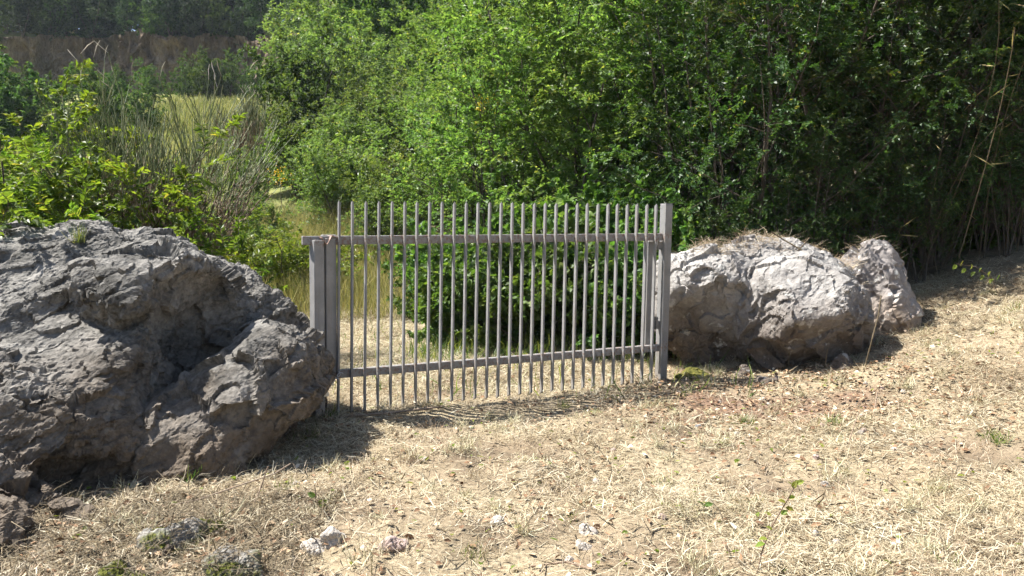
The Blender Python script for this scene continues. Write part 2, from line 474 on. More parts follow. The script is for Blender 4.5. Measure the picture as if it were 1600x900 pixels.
def voxel_remesh(V, T, size):
    me = mk('remesh', V, [T]); o = bpy.data.objects.new('remesh', me); col.objects.link(o)
    md = o.modifiers.new('r', 'REMESH'); md.mode = 'VOXEL'; md.voxel_size = size
    dg = bpy.context.evaluated_depsgraph_get(); e = o.evaluated_get(dg); m2 = e.to_mesh()
    m2.calc_loop_triangles()
    V2 = np.empty(len(m2.vertices) * 3); m2.vertices.foreach_get('co', V2)
    T2 = np.empty(len(m2.loop_triangles) * 3, np.int32); m2.loop_triangles.foreach_get('vertices', T2)
    e.to_mesh_clear(); bpy.data.objects.remove(o); bpy.data.meshes.remove(me)
    return V2.reshape(-1, 3), T2.reshape(-1, 3)

def shell(center, prims, planes, level, k, wob, wobf, R, seed):
    """star-shaped skin of a blend of ellipsoids and cutting planes, marched from outside in"""
    D, T = ico(level)
    center = np.asarray(center, float)
    f0 = sdf_of(prims, planes, k)
    n = len(D); lo = np.full(n, .02); hi = np.full(n, R); done = np.zeros(n, bool)
    for a in np.linspace(R, .04, 44):
        act = np.where(~done)[0]
        if not len(act): break
        s = f0(center + D[act] * a) < 0
        hit = act[s]; done[hit] = True; lo[hit] = a
        hi[act[~s]] = a
    for _ in range(8):
        mid = (lo + hi) / 2
        s = f0(center + D * mid[:, None]) < 0
        lo = np.where(s, mid, lo); hi = np.where(s, hi, mid)
    V = center + D * lo[:, None]
    return V + vnormals(V, T) * (wob * fbm(V * wobf, 2, seed))[:, None], T

def rock_mesh(name, center, prims, planes, level, mat, disp, k=.12, wob=.10, wobf=1.3, R=3.0, seed=0, zcut=None, vox=None, extra=()):
    V, T = shell(center, prims, planes, level, k, wob, wobf, R, seed)
    for (c2, pr2, pl2, k2) in extra:
        V2, T2 = shell(c2, pr2, pl2, 6, k2, wob, wobf, 1.5, seed)
        T = np.concatenate([T, T2 + len(V)]); V = np.concatenate([V, V2])
    if vox: V, T = voxel_remesh(V, T, vox)
    for stage in disp:
        V = V + vnormals(V, T) * stage(V)[:, None]
    if zcut is not None:
        keep = (V[T][:, :, 2].max(1) > zcut)
        T = T[keep]; used = np.unique(T); remap = np.full(len(V), -1); remap[used] = np.arange(len(used))
        V = V[used]; T = remap[T]
    me = mk(name, V, [T], mat, False)
    return me, V, T

I3 = np.eye(3)
RS = rot(.35, -.5, .2)      # bedding direction of the big boulder
def karst_a(V):
    q = (V @ RS) * np.array([1.0, 1.0, 1.5])
    return facets(q, .50, 3, .17) + .02 * fbm(V * 2.2, 2, 8)
def karst_b(V):
    q = (V @ RS) * np.array([.8, 1.0, 1.9])
    return facets(q, .21, 7, .15) - .028 * np.abs(pnoise(q * 2.6, 12)) - .014 * np.abs(pnoise(q * 6.0, 13))
def karst_c(V):
    q = (V @ RS) * np.array([.9, 1.1, 1.9])
    rough = .35 + .9 * sstep(-.25, .35, pnoise(V * 1.7, 77))
    return rough * (facets(q, .085, 9, .12, .6) + .008 * ridged(q * 8, 4, 21, .65)) + .0035 * fbm(V * 45, 2, 33)

big_prims = [
    (np.array([-3.02, 6.15, .42]), (1.58, .90, 1.00), rot(0, .25, -.05)),
    (np.array([-3.9, 5.9, .62]), (.9, .9, .80), I3),
    (np.array([-2.42, 5.45, .84]), (.56, .60, .50), rot(0, .1, 0)),
    (np.array([-3.0, 5.4, .50]), (.80, .78, .58), rot(.3, 0, 0)),
    (np.array([-2.80, 4.85, .20]), (.70, .66, .60), rot(.35, .1, .1)),
    (np.array([-3.55, 4.7, .25]), (.65, .75, .66), rot(.2, 0, 0)),
    (np.array([-1.88, 4.70, .80]), (.46, .92, .66), rot(0, .05, .10), .04),
    (P(88, 512, 4.80), (.60, .42, .15), rot(.30, .12, 0), .03),
    (P(150, 770, 4.25), (.50, .30, .16), I3, .03),
]
big_planes = []
lobe = ((-1.72, 5.30, .30), [(np.array([-1.68, 5.36, .34]), (.40, .66, .47), rot(.1, .3, -.2)), (np.array([-1.80, 4.92, .06]), (.27, .44, .38), I3), (np.array([-2.08, 5.0, .02]), (.38, .48, .40), I3)],
        [((.7, .06, -.75), P(425, 690, 5.05), .04), ((.97, -.1, -.2), P(508, 590, 5.45), .05)], .12)
lump1 = ((-2.62, 4.12, 0), [(np.array([-2.62, 4.12, -.04]), (.26, .28, .22), I3)], [], .1)
lump3 = ((-2.55, 3.72, -.02), [(np.array([-2.55, 3.72, -.03]), (.30, .26, .24), I3)], [], .1)
lump4 = ((-2.30, 4.0, -.05), [(np.array([-2.30, 4.02, -.05]), (.22, .2, .15), I3)], [], .1)
lump2 = ((-2.92, 4.05, .05), [(np.array([-2.92, 4.05, .05]), (.36, .34, .30), I3)], [], .1)
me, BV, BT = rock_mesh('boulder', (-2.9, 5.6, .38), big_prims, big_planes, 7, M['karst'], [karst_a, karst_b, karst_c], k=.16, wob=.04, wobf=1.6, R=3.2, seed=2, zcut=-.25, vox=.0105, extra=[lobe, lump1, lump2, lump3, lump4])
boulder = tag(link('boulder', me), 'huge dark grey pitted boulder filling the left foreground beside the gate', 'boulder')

def lime_a(V):
    return facets(V, .42, 43, .19) + .015 * fbm(V * 3.0, 3, 48)
def lime_b(V):
    return facets(V, .20, 47, .14) - .03 * np.abs(pnoise(V * 3.1, 52)) + .005 * fbm(V * 14, 3, 55)
def lime_c(V):
    return (.5 + sstep(-.1, .4, pnoise(V * 2.3, 71))) * (facets(V, .07, 49, .12, .6) + .005 * ridged(V * 20, 3, 61)) - .03 * np.clip(pnoise(V * 11, 66) - .38, 0, 1)

right_prims = [
    (np.array([1.98, 8.15, .62]), (.60, .62, .62), rot(0, 0, .2)),
    (np.array([2.62, 8.30, .72]), (.80, .6, .60), I3),
    (P(1120, 590, 7.5), (.40, .3, .18), I3, .04),
]
right_planes = [((-.15, -.87, -.45), P(1115, 440, 7.64), .02), ((-.25, -.45, .85), P(1140, 392, 7.75), .02)]
mid_block = ((2.85, 7.85, .55), [(np.array([2.78, 7.75, .58]), (.62, .62, .62), rot(0, 0, -.2)), (np.array([3.08, 7.88, .25]), (.42, .42, .45), I3), (P(1205, 565, 7.25), (.26, .42, .22), I3, .04)],
             [((-.15, -.80, .58), P(1262, 430, 7.42), .02), ((.0, -.80, -.60), P(1270, 505, 7.20), .02), ((.85, -.50, .15), P(1350, 470, 7.38), .02), ((-.85, -.5, .1), P(1195, 470, 7.5), .03)], .1)
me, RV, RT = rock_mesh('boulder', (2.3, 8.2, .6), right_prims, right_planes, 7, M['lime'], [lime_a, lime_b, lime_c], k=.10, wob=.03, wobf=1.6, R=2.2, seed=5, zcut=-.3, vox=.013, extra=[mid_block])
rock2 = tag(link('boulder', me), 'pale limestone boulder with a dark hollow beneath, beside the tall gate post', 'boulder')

peak_prims = [(np.array([3.66, 8.3, .70]), (.42, .45, .62), rot(0, -.1, .3)), (np.array([3.76, 8.2, .4]), (.38, .4, .45), I3)]
peak_planes = [((.78, -.45, .45), P(1412, 410, 8.1), .02), ((-.5, -.8, .30), P(1372, 420, 8.0), .02), ((-.7, .1, .7), P(1355, 388, 8.2), .02)]
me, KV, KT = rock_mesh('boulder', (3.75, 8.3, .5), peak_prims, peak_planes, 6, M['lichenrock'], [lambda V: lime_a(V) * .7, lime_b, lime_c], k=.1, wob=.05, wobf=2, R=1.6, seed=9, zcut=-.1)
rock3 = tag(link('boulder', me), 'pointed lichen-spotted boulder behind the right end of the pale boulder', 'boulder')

def gpoint(px, py):
    """where the line of sight through photo pixel (px, py) meets the ground"""
    ds = np.linspace(2.4, 15, 300); a = P(px, py, 1.0) - np.array([0, 0, EYE])
    pts = np.array([0, 0, EYE]) + ds[:, None] * a
    g = pts[:, 2] - H(pts[:, 0], pts[:, 1])
    k = int(np.argmax(g < 0)) if (g < 0).any() else len(ds) - 1
    k = max(k, 1); t = g[k - 1] / max(g[k - 1] - g[k], 1e-6); t = min(max(t, 0), 1)
    p = pts[k - 1] * (1 - t) + pts[k] * t
    p[2] = float(H(p[0], p[1])); return p

def stone(name, px, py, size, mat, label, cat='stone', sq=(1, .8, .55), seed=0, level=4, sink=.3, group=None, rz=None, d=None):
    """a loose stone lying on the ground where photo pixel (px, py) meets it"""
    if d is None: d = gpoint(px, py)[1]
    p = P(px, py, d); p[2] = float(H(p[0], p[1]))
    r = np.array(sq) * size
    rng = np.random.default_rng(seed)
    pl = []
    for _ in range(7):
        n = nrm(rng.normal(size=3)); pl.append((n, n * r * rng.uniform(.55, .85), .02 * size / .1))
    fq = .1 / size
    me, V_, T_ = rock_mesh(name, (0, 0, 0), [((0, 0, 0), r, I3)], pl, level, mat,
        [lambda V: size * .10 * fbm(V * fq * 14, 3, seed), lambda V: size * .05 * ridged(V * fq * 40, 3, seed + 4)],
        k=.02, wob=size * .2, wobf=fq * 9, R=max(r) * 1.6, seed=seed)
    o = link(name, me); o.location = (p[0], p[1], p[2] + r[2] * (1 - 2 * min(sink + .1, .6)))
    o.rotation_euler = (0, 0, rng.uniform(0, 6.28) if rz is None else rz)
    return tag(o, label, cat, group)

stone('mossy_rock', 290, 850, .19, M['mossrock'], 'grey and mossy rock half buried at the foot of the huge boulder', 'rock', (1, .8, .62), 3, 6, .35, rz=.3)
stone('mossy_rock', 362, 905, .15, M['mossrock'], 'mossy lump of rock at the bottom edge, nearest the camera', 'rock', (1, .9, .8), 4, 6, .35, rz=.9)
stone('mossy_rock', 190, 910, .12, M['mossrock'], 'small moss-capped rock at the bottom edge, left of the other mossy rocks', 'rock', (1, .9, .6), 8, 5, .45, rz=.2)
stone('stone', 255, 868, .075, M['lime'], 'angular grey stone wedged between the mossy rocks', 'stone', (1, .8, .7), 12, 5, .2)
stone('stone', 487, 862, .075, M['stone'], 'rounded grey stone beside the white cube-like stone', 'stone', (1, .8, .6), 21, 4, .35)
stone('stone', 518, 848, .07, M['stone'], 'white-faced angular stone in the straw near the mossy rocks', 'stone', (1, .9, .85), 23, 4, .3)
stone('stone', 618, 855, .085, M['redstone'], 'flat reddish slab of stone lying in the straw', 'stone', (1, .6, .28), 25, 4, .2, rz=.35)
stone('stone', 778, 820, .05, M['stone'], 'small white stone in the middle of the foreground straw', 'stone', (1, .75, .6), 27, 4, .25)
stone('stone', 918, 832, .06, M['stone'], 'pale stone farther from the camera of two, right of the middle', 'stone', (1, .75, .5), 31, 4, .3)
stone('stone', 912, 856, .055, M['stone'], 'pale stone nearer the camera of two, right of the middle', 'stone', (1, .65, .5), 33, 4, .3)
stone('stone', 1318, 575, .11, M['lime'], 'rounded grey stone at the front foot of the pale boulder', 'stone', (1, .9, .9), 35, 4, .3)
stone('stone', 1200, 598, .10, M['lime'], 'low rounded stone below the hollow of the pale boulder', 'stone', (1, .8, .6), 37, 4, .35)
stone('stone', 1158, 585, .11, M['lime'], 'shaded grey stone inside the hollow under the pale boulder', 'stone', (1, .8, .6), 39, 4, .3)
rs = np.random.default_rng(77)
for i in range(32):
    px, py = (rs.uniform(1080, 1420), rs.uniform(590, 700)) if i < 14 else (rs.uniform(380, 1560), rs.uniform(640, 890))
    stone('pebble', px, py, rs.uniform(.012, .032), M['redstone'] if i % 3 == 0 else M['stone'], 'tiny pale pebble scattered in the mown straw', 'pebble', (1, .8, .6), 100 + i, 2, .3, 'pebbles in the straw')

# ------------------------------------------------------------------ gate
GA, GB = np.array([-1.34, 6.07]), np.array([1.36, 7.36])
GL = float(np.linalg.norm(GB - GA)); gdir = (GB - GA) / GL
GANG = math.atan2(gdir[1], gdir[0])
LEAN = .022

def boxmesh(name, x0, x1, y0, y1, z0, z1, mat, bev=.003, lean=0.0, topcut=0.0, botcut=0.0, topside=0.0):
    """box in gate coordinates (x along the gate, y away from the camera); cuts slope its ends"""
    bm = bmesh.new()
    vs = []
    for z in (z0, z1):
        for (x, y) in ((x0, y0), (x1, y0), (x1, y1), (x0, y1)):
            zz = z
            if z == z1: zz += topcut * ((y - y0) / (y1 - y0) - 1) + topside * ((x - x0) / (x1 - x0))
            else: zz += botcut * ((y - y0) / (y1 - y0))
            vs.append(bm.verts.new((x + lean * zz, y, zz)))
    for f in ((3, 2, 1, 0), (4, 5, 6, 7), (0, 1, 5, 4), (1, 2, 6, 5), (2, 3, 7, 6), (3, 0, 4, 7)):
        bm.faces.new([vs[i] for i in f])
    bmesh.ops.recalc_face_normals(bm, faces=bm.faces)
    if bev: bmesh.ops.bevel(bm, geom=list(bm.edges), offset=bev, segments=1, affect='EDGES', clamp_overlap=True)
    me = bpy.data.meshes.new(name); bm.to_mesh(me); bm.free(); me.materials.append(mat)
    return me

gate = empty('gate', (GA[0], GA[1], 0), (0, 0, GANG))
tag(gate, 'grey painted metal gate of thirty upright bars between two posts', 'gate')
pp = M['paint']
NB_ = 30
rgb = np.random.default_rng(3)
for i in range(NB_):
    x = i * GL / (NB_ - 1)
    b = link('bar', boxmesh('bar', x - .0078, x + .0078, -.036, 0, .045 + rgb.uniform(-.006, .006), 1.64 + rgb.uniform(-.003, .003), pp, .0015, LEAN + rgb.uniform(-.002, .002), -.022, -.02, -.018), gate)
link('top_rail', boxmesh('top_rail', -.235, GL + .055, .002, .052, 1.325, 1.392, pp, .004), gate)
link('bottom_rail', boxmesh('bottom_rail', -.055, GL + .01, .002, .052, .302, .365, pp, .004), gate)
link('stile', boxmesh('stile', -.105, .0, .054, .135, .30, 1.40, pp, .004, LEAN), gate)
link('stile', boxmesh('stile', GL - .125, GL - .045, .054, .135, .31, 1.322, pp, .004, LEAN), gate)
for z in (1.30, .56):
    h = link('hinge', boxmesh('hinge', GL - .046, GL + .06, .075, .105, z - .06, z + .02, pp, .004, LEAN), gate)
    bm = bmesh.new()
    bmesh.ops.create_cone(bm, cap_ends=True, segments=12, radius1=.014, radius2=.014, depth=.11, matrix=Matrix.Translation((GL + .012, .06, z)))
    me = bpy.data.meshes.new('hinge_pin'); bm.to_mesh(me); bm.free(); me.materials.append(pp)
    link('hinge_pin', me, h)

def at_gate(x, y):
    return (GA[0] + gdir[0] * x - gdir[1] * y, GA[1] + gdir[1] * x + gdir[0] * y)

# latch post (left) and hinge post (right)
lx, ly = at_gate(-.155, .05)
latch_post = empty('gate_post', (lx, ly, 0), (0, 0, GANG + .2))
tag(latch_post, 'short grey steel latch post between the huge boulder and the gate', 'gate post')
link('post', boxmesh('post', -.045, .035, -.10, -.005, -.3, 1.36, pp, .004, LEAN * .6), latch_post)
cap = link('cap_plate', boxmesh('cap_plate', -.012, .035, -.09, .0, 1.362, 1.367, pp, .0), latch_post)
bm = bmesh.new()   # folded V-shaped flap between post and stile
pts = [(.035, -.10, 1.385), (.075, -.10, 1.33), (.115, -.10, 1.395), (.165, -.10, 1.385)]
lo = [bm.verts.new(p) for p in pts]; hi = [bm.verts.new((p[0], -.01, p[2])) for p in pts]
lo2 = [bm.verts.new((p[0], p[1], p[2] - .006)) for p in pts]; hi2 = [bm.verts.new((p[0], -.01, p[2] - .006)) for p in pts]
for i in range(3):
    bm.faces.new((lo[i], lo[i + 1], hi[i + 1], hi[i])); bm.faces.new((lo2[i], hi2[i], hi2[i + 1], lo2[i + 1]))
    bm.faces.new((lo[i], lo2[i], lo2[i + 1], lo[i + 1])); bm.faces.new((hi[i], hi[i + 1], hi2[i + 1], hi2[i]))
bm.faces.new((lo[0], hi[0], hi2[0], lo2[0])); bm.faces.new((lo[3], lo2[3], hi2[3], hi[3]))
me = bpy.data.meshes.new('latch_flap'); bm.to_mesh(me); bm.free(); me.materials.append(M['rustcut'])
tag(link('latch_flap', me, latch_post), 'folded rusty pink flap bent into a V')
link('strike', boxmesh('strike', .055, .14, -.085, -.012, .30, 1.375, pp, .004, LEAN * .6), latch_post)

rx, ry = at_gate(GL + .085, .09)
hinge_post = empty('gate_post', (rx, ry, 0), (0, 0, GANG))
tag(hinge_post, 'tall square grey steel post at the right end of the gate', 'gate post')
link('post', boxmesh('post', -.037, .043, -.045, .045, -.3, 1.66, pp, .004, LEAN), hinge_post)
link('cap', boxmesh('cap', -.035 + LEAN * 1.66 , .041 + LEAN * 1.66, -.043, .043, 1.662, 1.667, pp, .0), hinge_post)

# chain and padlock holding the gate shut
chx, chy = at_gate(-.03, -.06)
chain = empty('chain', (chx, chy, .33), (0, 0, GANG))
tag(chain, 'steel chain looped round the latch post and the lower gate rail', 'chain')
def link_mesh():
    bm = bmesh.new()
    n, m_ = 14, 6; ring = []
    for i in range(n):
        a = 2 * math.pi * i / n
        cx, cy = .011 * math.cos(a), .011 * math.sin(a) + (.008 if math.sin(a) > 0 else -.008)
        ring.append([bm.verts.new((cx + .0034 * math.cos(b_) * math.cos(a), cy + .0034 * math.cos(b_) * math.sin(a), .0034 * math.sin(b_))) for b_ in [2 * math.pi * j / m_ for j in range(m_)]])
    for i in range(n):
        for j in range(m_):
            bm.faces.new((ring[i][j], ring[(i + 1) % n][j], ring[(i + 1) % n][(j + 1) % m_], ring[i][(j + 1) % m_]))
    bm.normal_update()
    me = bpy.data.meshes.new('chain_link'); bm.to_mesh(me); bm.free(); me.materials.append(M['steel'])
    return me
clm = link_mesh()
cpts = [(.045, .03), (.03, .012), (.01, -.008), (-.012, -.028), (-.03, -.05), (-.045, -.07), (-.062, -.088), (-.052, -.045), (-.034, -.02), (-.012, .004)]
for i, (a, z) in enumerate(cpts):
    o = link('chain_link', clm, chain); o.location = (a, -.012 + .006 * (i % 2), z)
    o.rotation_euler = (math.pi / 2 if i % 2 else .2, (1.2 if i % 2 else .3), .75)
bm = bmesh.new()
bmesh.ops.create_cube(bm, size=1, matrix=Matrix.Translation((-.07, -.015, -.125)) @ Matrix.Diagonal((.042, .02, .034, 1)))
bmesh.ops.bevel(bm, geom=list(bm.edges), offset=.005, segments=2, affect='EDGES')
me = bpy.data.meshes.new('padlock'); bm.to_mesh(me); bm.free(); me.materials.append(M['steel'])
pl = link('padlock', me, chain)
sh = link('shackle', clm, pl); sh.location = (-.07, -.015, -.105); sh.rotation_euler = (math.pi / 2, 0, 0)

# mossy mound at the foot of the hinge post
stone('mossy_mound', 1078, 590, .24, M['moss'], 'yellow-green mossy mound at the foot of the tall gate post', 'moss', (1, .6, .28), 51, 5, .45, rz=.2, d=7.55)

# ------------------------------------------------------------------ plants
def tubes(segs, sides=4):
    """segs: array (n, 8) of p0, p1, r0, r1 -> verts, quads"""
    S = np.asarray(segs, float)
    p0, p1, r0, r1 = S[:, :3], S[:, 3:6], S[:, 6], S[:, 7]
    d = nrm(p1 - p0)
    p1 = p1 + d * (r1 * .4)[:, None]
    ref = np.where(np.abs(d[:, 2:3]) > .9, np.array([[1., 0, 0]]), np.array([[0, 0, 1.]]))
    u = nrm(np.cross(d, ref)); v = np.cross(d, u)
    a = np.arange(sides) * 2 * np.pi / sides
    off = u[:, None] * np.cos(a)[None, :, None] + v[:, None] * np.sin(a)[None, :, None]
    ring0 = p0[:, None] + off * r0[:, None, None]; ring1 = p1[:, None] + off * r1[:, None, None]
    V = np.concatenate([ring0, ring1], 1).reshape(-1, 3)
    base = np.arange(len(S))[:, None] * 2 * sides
    j = np.arange(sides); k = (j + 1) % sides
    Q = np.stack([base + j, base + k, base + sides + k, base + sides + j], -1).reshape(-1, 4)
    return V, Q

LEAF = {
    'd': (np.array([(0, 0, 0), (.42, -.5, .22), (1, 0, -.1), (.42, .5, .22)]), np.array([(0, 1, 2), (0, 2, 3)])),
    'o': (np.array([(0, 0, 0), (.22, -.42, .16), (.62, -.44, .14), (1, 0, -.18), (.62, .44, .14), (.22, .42, .16), (.5, 0, 0)]),
          np.array([(0, 1, 6), (1, 2, 6), (2, 3, 6), (3, 4, 6), (4, 5, 6), (5, 0, 6)])),
}
def leaf_mesh(name, pos, d, n, L, W, rnd, mat, shape='d'):
    T, Fc = LEAF[shape]
    d = nrm(d); s = nrm(np.cross(d, n)); n = np.cross(s, d)
    V = pos[:, None] + T[None, :, 0, None] * (d * L[:, None])[:, None] + T[None, :, 1, None] * (s * W[:, None])[:, None] + T[None, :, 2, None] * (n * W[:, None])[:, None]
    k = len(T)
    Fa = (Fc[None] + (np.arange(len(pos)) * k)[:, None, None]).reshape(-1, 3)
    return mk(name, V.reshape(-1, 3), [Fa], mat, False, np.repeat(rnd, k))

class Plant:
    """a branching skeleton: woody segments plus leafy twigs"""
    def __init__(s, seed):
        s.r = np.random.default_rng(seed); s.segs = []; s.twigs = []
    def branch(s, p, d, L, rad, lv, spec):
        mx = len(spec['n'])
        st = 5; pts = [p]; dirs = []
        for k in range(st):
            d = d + s.r.normal(0, spec['wob'][lv], 3); d[2] += spec['up'][lv]
            d = d / np.linalg.norm(d); dirs.append(d)
            q = p + d * (L / st)
            r0, r1 = rad * (1 - .75 * k / st), rad * (1 - .75 * (k + 1) / st)
            s.segs.append((*p, *q, r0, r1)); p = q; pts.append(q)
        if lv == mx:
            s.twigs.append(np.array(pts)); return
        n = spec['n'][lv]
        t0 = spec['start'][lv]
        for j in range(n):
            t = t0 + (1 - t0) * (j + s.r.uniform(0, 1)) / n
            k = min(int(t * st), st - 1); fr = t * st - k
            q = pts[k] * (1 - fr) + pts[k + 1] * fr
            dd = dirs[k]
            ax = s.r.normal(size=3); ax -= dd * ax.dot(dd); ax /= np.linalg.norm(ax)
            a = spec['ang'][lv] * s.r.uniform(.7, 1.3)
            nd = dd * math.cos(a) + ax * math.sin(a)
            ln = L * spec['ratio'][lv] * s.r.uniform(.6, 1.25) * (1 - .45 * (t - t0) / (1.001 - t0))
            s.branch(q, nd, ln, max(rad * (1 - .75 * t) * .55, .0025), lv + 1, spec)

def grow(seed, stems, height, spread, rad, spec, per, Lf, Wf, shape, mat, bark, planar=True, jit=.5, droop=.15, name='plant', minz=0.0, prune=0.0):
    pl = Plant(seed); r = pl.r
    for i in range(stems):
        a = 2 * math.pi * (i + r.uniform(-.3, .3)) / stems
        k = spread * r.uniform(.3, 1.0) if stems > 1 else 0.05
        d = np.array([math.cos(a) * k, math.sin(a) * k, 1.0]); d /= np.linalg.norm(d)
        b0 = np.array([math.cos(a), math.sin(a), 0]) * (.12 * r.uniform(.3, 1) if stems > 1 else 0) - np.array([0, 0, .08])
        pl.branch(b0, d, height * r.uniform(.75, 1.1), rad * r.uniform(.7, 1.1), 0, spec)
    TW = np.array(pl.twigs)                                   # (n, 6, 3)
    n = len(TW); t = (np.arange(per)[None, :] + r.uniform(.1, .9, (n, per))) / per
    t = .08 + .92 * t
    kk = np.minimum((t * 5).astype(int), 4); fr = t * 5 - kk
    ar = np.arange(n)[:, None]
    pos = TW[ar, kk] * (1 - fr)[..., None] + TW[ar, kk + 1] * fr[..., None]
    tdir = nrm(TW[ar, kk + 1] - TW[ar, kk])
    up = nrm(np.array([0, 0, 1.0]) + r.normal(0, .35, (n, 1, 3)) + np.zeros((n, per, 3)))
    side = nrm(np.cross(tdir, up))
    sg = np.where(np.arange(per) % 2 == 0, 1.0, -1.0)[None, :, None]
    if planar: ld = nrm(tdir * .55 + side * sg * .85 + r.normal(0, .22, (n, per, 3)) - np.array([0, 0, droop]))
    else: ld = nrm(tdir * .4 + r.normal(0, .75, (n, per, 3)) + np.array([0, 0, .1 - droop]))
    nor = nrm(up + r.normal(0, jit, (n, per, 3)))
    L = Lf * r.uniform(.65, 1.2, (n, per)); W = Wf * r.uniform(.75, 1.15, (n, per)) * L / Lf
    sprayc = r.uniform(-.22, .22, (n, 1))
    rnd = np.clip(r.beta(2.2, 2.4, (n, per)) + sprayc, 0, 1)
    f = lambda a: a.reshape(-1, a.shape[-1])
    pos = f(pos); ok = pos[:, 2] > minz
    crown = leaf_mesh(name + '_crown', pos[ok], f(ld)[ok], f(nor)[ok], L.ravel()[ok], W.ravel()[ok], rnd.ravel()[ok], mat, shape)
    S = np.array(pl.segs)
    S = S[S[:, 6] > prune]
    thick = S[:, 6] > .012
    V1, Q1 = tubes(S[thick], 6); V2, Q2 = tubes(S[~thick], 3)
    trunk = mk(name + '_trunk', np.concatenate([V1, V2]), [np.concatenate([Q1, Q2 + len(V1)])] if False else [Q1, Q2 + len(V1)], bark, True)
    return crown, trunk

SP_TREE = dict(n=[12, 8, 4], start=[.10, .2, .25], ang=[.95, .8, .75], ratio=[.48, .5, .5], wob=[.08, .12, .15, .16], up=[.05, .05, .0, -.03])
SP_THIN = dict(n=[13, 7, 4], start=[.18, .2, .2], ang=[.9, .8, .8], ratio=[.42, .5, .5], wob=[.07, .13, .16, .16], up=[.06, .03, .0, -.04])
SP_BUSH = dict(n=[7, 6], start=[.12, .1], ang=[.8, .85], ratio=[.55, .52], wob=[.14, .17, .18], up=[.03, .0, -.03])
SP_FAR = dict(n=[14, 9], start=[.03, .1], ang=[1.0, .9], ratio=[.5, .5], wob=[.07, .12, .16], up=[.03, .06, .02])

PROTO = {}
bk = M['bark']
PROTO['elm'] = [grow(100 + i, 4, 4.2, .45, .035, SP_TREE, 14, .062, .036, 'd', M['elm'], bk, name='sapling', prune=.0045) for i in range(3)]
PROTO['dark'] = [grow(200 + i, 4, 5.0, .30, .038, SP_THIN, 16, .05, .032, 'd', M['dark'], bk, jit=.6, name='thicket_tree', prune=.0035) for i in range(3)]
PROTO['ivy'] = [grow(300 + i, 16, 1.25, 1.1, .012, SP_BUSH, 11, .075, .062, 'o', M['ivy'], bk, planar=False, jit=.5, droop=.25, name='bramble') for i in range(2)]
PROTO['pinnate'] = [grow(400 + i, 15, 1.75, .95, .016, SP_BUSH, 26, .055, .027, 'd', M['pinnate'], bk, jit=.5, droop=.05, name='pinnate_shrub') for i in range(2)]
PROTO['mid'] = [grow(500 + i, 7, 3.0, .6, .03, SP_TREE, 6, .088, .056, 'd', M['mid'], bk, jit=.6, name='scrub', prune=.009) for i in range(3)]
PROTO['far'] = [grow(600 + i, 3, 6.5, .35, .10, SP_FAR, 22, .27, .19, 'd', M['far'], bk, planar=False, jit=.7, name='far_tree', prune=.03) for i in range(3)]
PROTO['farl'] = [grow(620 + i, 4, 4.5, .5, .06, SP_FAR, 20, .17, .11, 'd', M['farlight'], bk, planar=False, jit=.7, name='far_shrub', prune=.02) for i in range(2)]
PROTO['yellow'] = [grow(700, 14, 1.3, .9, .012, SP_BUSH, 16, .07, .03, 'd', M['yellow'], bk, jit=.6, name='yellow_shrub')]

ORD = ['first', 'second', 'third', 'fourth', 'fifth', 'sixth', 'seventh', 'eighth', 'ninth', 'tenth', 'eleventh', 'twelfth', 'thirteenth', 'fourteenth', 'fifteenth', 'sixteenth', 'seventeenth', 'eighteenth', 'nineteenth', 'twentieth', 'twenty-first', 'twenty-second', 'twenty-third', 'twenty-fourth', 'twenty-fifth', 'twenty-sixth', 'twenty-seventh', 'twenty-eighth', 'twenty-ninth', 'thirtieth']
BARPX = [524, 546, 568, 588, 608, 628, 648, 668, 686, 705, 723, 740, 757, 774, 792, 809, 826, 843, 860, 876, 892, 909, 925, 940, 955, 970, 986, 1001, 1016, 1030]
def bar_at(px): return ORD[int(np.argmin(np.abs(np.array(BARPX) - px)))]
rp = np.random.default_rng(21)
cnt = {}
def plant(kind, px, d, scale, name, label, group=None, cat='shrub', crown='crown', stem='trunk', dz=0.0, sz=1.0):
    lst = PROTO[kind]; i = cnt.get(kind, 0); cnt[kind] = i + 1
    cr, tr = lst[i % len(lst)]
    x = (px - 800) / F * d
    o = empty(name, (x, d, float(H(x, d)) - .05 + dz), (0, 0, rp.uniform(0, 6.28)), scale)
    o.scale = (scale, scale, scale * sz)
    tag(o, label, cat, group)
    link(crown, cr, o); link(stem, tr, o)
    return o

# far wood above the cliff
for i in range(17):
    px = -60 + i * 38 + rp.uniform(-12, 12)
    d = 61.2 + rp.uniform(-.5, .8) + (i % 2) * 3.0 - (3 if px > 430 else 0)
    plant('far', px, d, rp.uniform(.8, 1.15), 'cliff_tree', 'dark tree on the edge of the brown cliff, %s from the left' % ORD[i], 'trees above the cliff', 'tree')
for i in range(16):
    plant('far', -268 + i * 52, 70 + rp.uniform(-2, 2), 1.3, 'cliff_tree', 'dark tree in the wood behind the row on the cliff edge', 'trees above the cliff', 'tree')
for px in (60, 100, 135, 210, 290, 350):
    plant('far', px, 66.5, .75, 'cliff_tree', 'dark tree in the wood behind the row on the cliff edge', 'trees above the cliff', 'tree')
# bushes overhanging the cliff edge
for i in range(13):
    px = 15 + i * 38 + rp.uniform(-10, 10); x_ = (px - 800) / F * 57.5; d_ = float(cliff_y(np.array(x_))) + .5
    plant('far' if i % 3 else 'farl', px, d_, rp.uniform(.38, .62), 'cliff_edge_bush', 'bush overhanging the rim of the brown cliff, %s from the left' % ORD[i], 'bushes on the cliff rim', dz=3.9 if i % 2 else 3.3)
